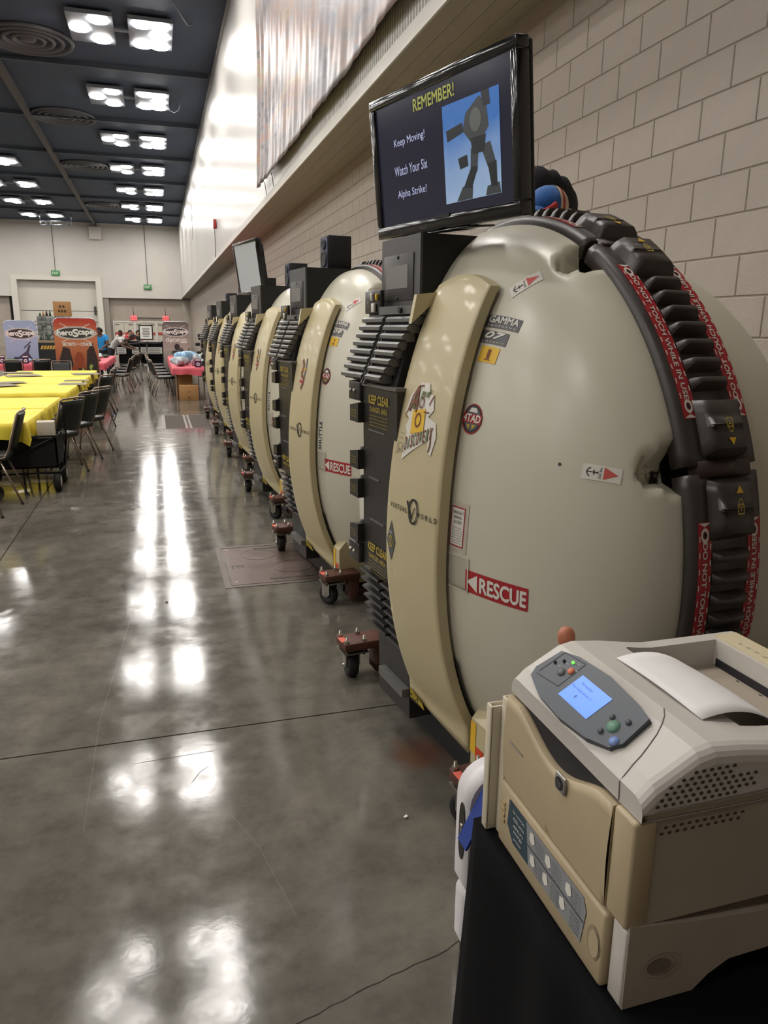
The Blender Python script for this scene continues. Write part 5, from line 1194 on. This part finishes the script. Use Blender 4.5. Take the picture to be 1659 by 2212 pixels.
p = at(70, 700, y=31); t = empty('wooden_crate', (p.x, 31, 0), 0, 'pale wooden lattice crate left of the castle display', 'crate')
for k in range(5): MB().span(-.35, .35, -.02, .02, 1.0+.17*k, 1.04+.17*k).build('slat', tlam, t)
for s in (-.35, 0, .35): MB().span(s-.02, s+.02, -.045, -.02, 0, 1.8).build('post', tlam, t)
# black counters and queue barrier before the exit doors
def counter(px0, px1, y, h, lab):
    a, b = at(px0, 740, y=y).x, at(px1, 740, y=y).x; t = empty('black_counter', ((a+b)/2, y, 0), 0, lab, 'counter', 'black draped counters'); W = b-a
    q = MB(); q.grid(lambda u, v: Vector((-W/2+W*u, -.38+.03*sin(u*W*14)*(1-v), h*v)), 60, 3); q.grid(lambda u, v: Vector((-W/2+W*u, .38, h*v)), 2, 1)
    for s in (-1, 1): q.grid(lambda u, v: Vector((s*W/2, -.38+.76*u, h*v)), 2, 1)
    q.build('skirt', clo, t); MB().rspan(-W/2-.02, W/2+.02, -.4, .4, h-.01, h+.03, .008).build('counter_top', blk2, t); return t
counter(256, 300, 37.5, 1.0, 'left black draped counter beneath the seated people'); counter(302, 352, 38, .95, 'right black draped counter beside the framed notice')
counter(62, 120, 33, .8, 'dark draped counter left of the castle display, far behind')
for k, (px, w_) in enumerate(((262, .4), (292, .3), (311, .3), (333, .7))):
    p = at(px, 750, y=37.1); t = empty('white_notice', (p.x, 37.08, .35), 0, 'white notice sheet on the black counters, %s from the left' % ord_(k), 'notice', 'notices on the black counters'); MB().span(-w_/2, w_/2, 0, .012, .1, .4).build('sheet', mat('notice_white', (186, 184, 178), .7), t)
    q = MB(); f = plane_fn((0, -.001, .2), (1, 0, 0), (0, 0, 1))
    for j in range(4): rect(q, f, 0, .12-.08*j, w_*.7, .025, 0, 0)
    q.build('print', MATS['dark_grey'], t)
# stanchions with a black belt and a framed notice
for k, (px, y) in enumerate(((196, 32), (318, 35.3), (352, 35.3))):
    x = at(px, 760, y=y).x; t = empty('stanchion', (x, y, 0), 0, 'black barrier post on a round base, %s from the left' % ord_(k), 'barrier post', 'queue barrier posts')
    MB().lathe([(0, .0), (.18, .0), (.18, .02), (.05, .04), (.03, .06), (.03, 1.0), (.04, 1.0), (.04, 1.06), (0, 1.07)], n=16).build('post', steel if k == 1 else blk2, t)
    if k < 2:
        y2 = (35.3, 35.3)[k]; x2 = at((318, 352)[k], 760, y=y2).x
        MB().tube([(.05, 0, .97), ((x2-x)*.5, (y2-y)*.5, .95), (x2-x-.05, y2-y, .97)], .03, n=6).build('belt', blk2, t)
    if k == 1:
        MB().span(-.3, .3, -.03, .02, 1.1, 1.75).build('sign_frame', blk2, t); q = MB(); f = plane_fn((0, -.031, 1.43), (1, 0, 0), (0, 0, 1)); rect(q, f, 0, 0, .5, .55, 0, .001)
        for j in range(6): rect(q, f, 0, .18-.07*j, .34-.04*(j % 3), .028, 1, .002)
        q.build('notice', [wlet, MATS['dark_grey']], t)
# shelving with yellow edged bins and grey drape beyond the last pod
p = at(440, 730, y=17.2); t = empty('bin_rack', (1.72, 18.9, 0), 0, 'black rack of yellow edged bins beyond the farthest pod', 'rack')
for k in range(7):
    bn_ = MB().rspan(-.24, .24, -.2, .2, .3+.2*k, .46+.2*k, .01).build('bin', spkb, t); MB().span(-.25, .25, -.215, .2, .462+.2*k, .482+.2*k).build('bin_lid', mat('lid_yellow', (206, 176, 64), .5), bn_)
for sx in (-1, 1):
    for sy in (-1, 1): MB().span(sx*.27-.015, sx*.27+.015, sy*.2-.015, sy*.2+.015, 0, 1.75).build('post', wfr, t)
t = empty('folded_screen', (1.55, 16.6, 0), 0, 'tall grey folded screens standing between the pods and the rack', 'screen')
for k in range(4): MB().rspan(-.16+.08*k, -.1+.08*k, -.3, .3, .02, 1.8, .01).build('leaf', mat('screen_leaf', (104, 104, 106), .5, .2), t)
# tabletop tower of tools on a pole near the grey banner
t = empty('display_tree', (1.5, 27.3, 0), 0, 'thin dark display stand right of the grey standing banner', 'stand')
MB().cyl((0, 0, 0), (0, 0, 1.6), .03, n=8).build('pole', tlam, t); MB().lathe([(0, 0), (.2, 0), (.2, .02), (0, .03)], n=14).build('base', wfr, t)
for k in range(8):
    a = 2.4*k; q = MB(); q.rbox((.16*cos(a), .16*sin(a), .7+.1*k), (.16, .1, .12), .03); q.build('hung_item', (spkb, vinyl, MATS['dark_grey'])[k % 3], t)

# ---------------------------------------------------------------- people far down the hall
skin_d = mat('skin_brown', (92, 62, 48), .6); skin_l = mat('skin_light', (190, 146, 124), .6); hair_k = mat('hair_black', (24, 20, 18), .7); trous = mat('trousers_dark', (32, 34, 42), .8)
def person(label, base, J, E, R, mats, mfun, rz=0.0, hair=None, group=None):
    """one continuous skinned body: J joints, E bones, R radii"""
    names = list(J); me = bpy.data.meshes.new('body'); me.from_pydata([J[n] for n in names], [(names.index(a), names.index(b)) for a, b in E], [])
    o = bpy.data.objects.new('body', me); C.objects.link(o); md = o.modifiers.new('skin', 'SKIN'); md.use_smooth_shade = True
    for i, n in enumerate(names):
        sv = me.skin_vertices[0].data[i]; r = R[n]; sv.radius = r if isinstance(r, tuple) else (r, r); sv.use_root = (n == 'hip')
    o.modifiers.new('sub', 'SUBSURF').levels = 1
    dg = bpy.context.evaluated_depsgraph_get(); m2 = bpy.data.meshes.new_from_object(o.evaluated_get(dg)); bpy.data.objects.remove(o)
    for m in mats: m2.materials.append(m)
    P = [Vector(J[n]) for n in names]
    for p in m2.polygons: p.material_index = mfun(names[min(range(len(P)), key=lambda i: (P[i]-p.center).length)], p.center); p.use_smooth = True
    t = empty('person', base, rz, label, 'person', group); link('body', m2, t)
    h = Vector(J['head']); hd = h-Vector(J['neck']); hd.normalize()
    if hair:
        q = MB(); q.grid(lambda u, v: h+Vector((0, .03, .03))+Vector((.1*sin(pi*v*.56)*cos(2*pi*u), .105*sin(pi*v*.56)*sin(2*pi*u), .095*cos(pi*v*.56)-.045*sin(pi*v*.56)*sin(2*pi*u))), 16, 8); q.build('hair', hair, t)
        if 'long' in label: q = MB(); q.grid(lambda u, v: h+Vector((.1*cos(pi*u), .02+.1*sin(pi*u), .02-.3*v)), 10, 3); q.build('hair', hair, t)
    q = MB()
    for sx in (-1, 1): blob(q, h+Vector((sx*.034, -.088, .02)), (.012, .01, .009), 0, 8, 6)
    blob(q, h+Vector((0, -.098, -.045)), (.026, .008, .006), 0, 8, 6); q.build('eyes_and_mouth', hair_k, t)
    q = MB(); blob(q, h+Vector((0, -.1, -.008)), (.014, .018, .022), 0, 8, 6); q.build('nose', mats[1], t)
    return t
def std(lean=0.0, armfwd=.25, sit=False, hgt=1.0):
    s = lambda z, f=1.0: z*hgt
    hipz = .93 if not sit else .5; J = {'hip': (0, 0, hipz*hgt), 'waist': (0, -lean*.25, (hipz+.2)*hgt), 'chest': (0, -lean*.6, (hipz+.42-lean*.2)*hgt), 'neck': (0, -lean*.9-.01, (hipz+.56-lean*.35)*hgt), 'head': (0, -lean*1.1-.03, (hipz+.68-lean*.42)*hgt), 'crown': (0, -lean*1.2-.03, (hipz+.79-lean*.45)*hgt)}
    E = [('hip', 'waist'), ('waist', 'chest'), ('chest', 'neck'), ('neck', 'head'), ('head', 'crown')]
    R = {'hip': (.16, .13), 'waist': (.16, .12), 'chest': (.18, .13), 'neck': .058, 'head': (.085, .1), 'crown': (.05, .06)}
    cz = J['chest'][2]; cy = J['chest'][1]
    for k, sx in (('l', -1), ('r', 1)):
        J['sh'+k] = (sx*.2, cy, cz+.06); J['el'+k] = (sx*.27, cy-armfwd*.4, cz-.2); J['wr'+k] = (sx*.22, cy-armfwd*1.2, cz-.36+armfwd*.3); J['ha'+k] = (sx*.2, cy-armfwd*1.5, cz-.42+armfwd*.4)
        E += [('chest', 'sh'+k), ('sh'+k, 'el'+k), ('el'+k, 'wr'+k), ('wr'+k, 'ha'+k)]; R.update({'sh'+k: .07, 'el'+k: .05, 'wr'+k: .035, 'ha'+k: (.04, .025)})
        hx_, hy_, hz_ = J['ha'+k]
        for j, (fx, fl_) in enumerate(((-.03, .085), (-.01, .095), (.01, .09), (.03, .075))):
            m_ = 'ha%s%da' % (k, j); t_ = 'ha%s%db' % (k, j); J[m_] = (hx_+fx*1.1, hy_-fl_*.5, hz_-.012); J[t_] = (hx_+fx*1.2, hy_-fl_*.85, hz_-.045); E += [('ha'+k, m_), (m_, t_)]; R[m_] = .0095; R[t_] = .008
        J['ha'+k+'t'] = (hx_-sx*.055, hy_-.02, hz_-.015); E.append(('ha'+k, 'ha'+k+'t')); R['ha'+k+'t'] = .0105
        if sit: J['kn'+k] = (sx*.13, -.42, .5*hgt); J['an'+k] = (sx*.13, -.42, .08); J['to'+k] = (sx*.14, -.58, .04)
        else: J['kn'+k] = (sx*.12, -.02, .49*hgt); J['an'+k] = (sx*.12, .02, .08); J['to'+k] = (sx*.14, -.14, .04)
        E += [('hip', 'kn'+k), ('kn'+k, 'an'+k), ('an'+k, 'to'+k)]; R.update({'kn'+k: .075, 'an'+k: .05, 'to'+k: .035})
    return J, E, R
def clothes(n, c):
    if n in ('neck', 'head', 'crown') or n[:2] in ('wr', 'ha', 'el'): return 1
    if n[:2] in ('kn', 'an', 'to') or (n == 'hip'): return 2
    return 0
grp_ = 'people far down the hall'
J, E, R = std(.12, .22, False, .97); p = at(222, 740, y=27.2)
person('standing person in a bright blue shirt beside the red standing banner', (p.x, 27.2, 0), J, E, R, [mat('shirt_blue', (28, 140, 208), .75), skin_d, trous], clothes, -.5, hair_k, grp_)
J, E, R = std(.75, .3, False, 1.0); p = at(236, 740, y=28.6)
person('person in a white shirt bending over behind the blue shirt', (p.x, 28.6, 0), J, E, R, [mat('shirt_white', (196, 192, 190), .8), skin_d, trous], clothes, 1.25, hair_k, grp_)
J, E, R = std(.1, .3, True, 1.0); p = at(280, 740, y=39)
person('seated person in a red shirt behind the black counter', (p.x, 39, .25), J, E, R, [mat('shirt_red', (186, 34, 44), .75), skin_l, trous], clothes, .4, hair_k, grp_)
p = at(264, 740, y=40.8); person('seated person in a pale top left of the red shirt', (p.x, 40.8, .25), *std(.15, .3, True, 1.0), [mat('shirt_pale', (214, 208, 202), .8), skin_d, trous], clothes, -.3, hair_k, grp_)
p = at(295, 740, y=40.4); person('seated person with long dark hair right of the red shirt', (p.x, 40.4, .25), *std(.1, .3, True, 1.0), [mat('shirt_black', (40, 38, 42), .8), skin_l, trous], clothes, .9, hair_k, grp_)
for k, (px, yy) in enumerate(((264, 40.85), (280, 39.05), (295, 40.45))):
    c = chair(at(px, 740, y=yy).x, yy, 180, 'chair behind the black counter under a seated person, %s from left' % ord_(k))

# crumbs of litter on the concrete
for px, py, lab, m_ in ((877, 1766, 'tiny pale paper scrap on the floor before the nearest pod', wlet), (360, 1302, 'small dark crumb on the floor in the aisle', cdk)):
    p = at(px, py, z=0); q = MB(); lump(q, (0, 0, .004), (.009, .007, .004), 8, 5); q.build('floor_scrap', m_, None, (p.x, p.y, .0005), .4, lab, 'litter')
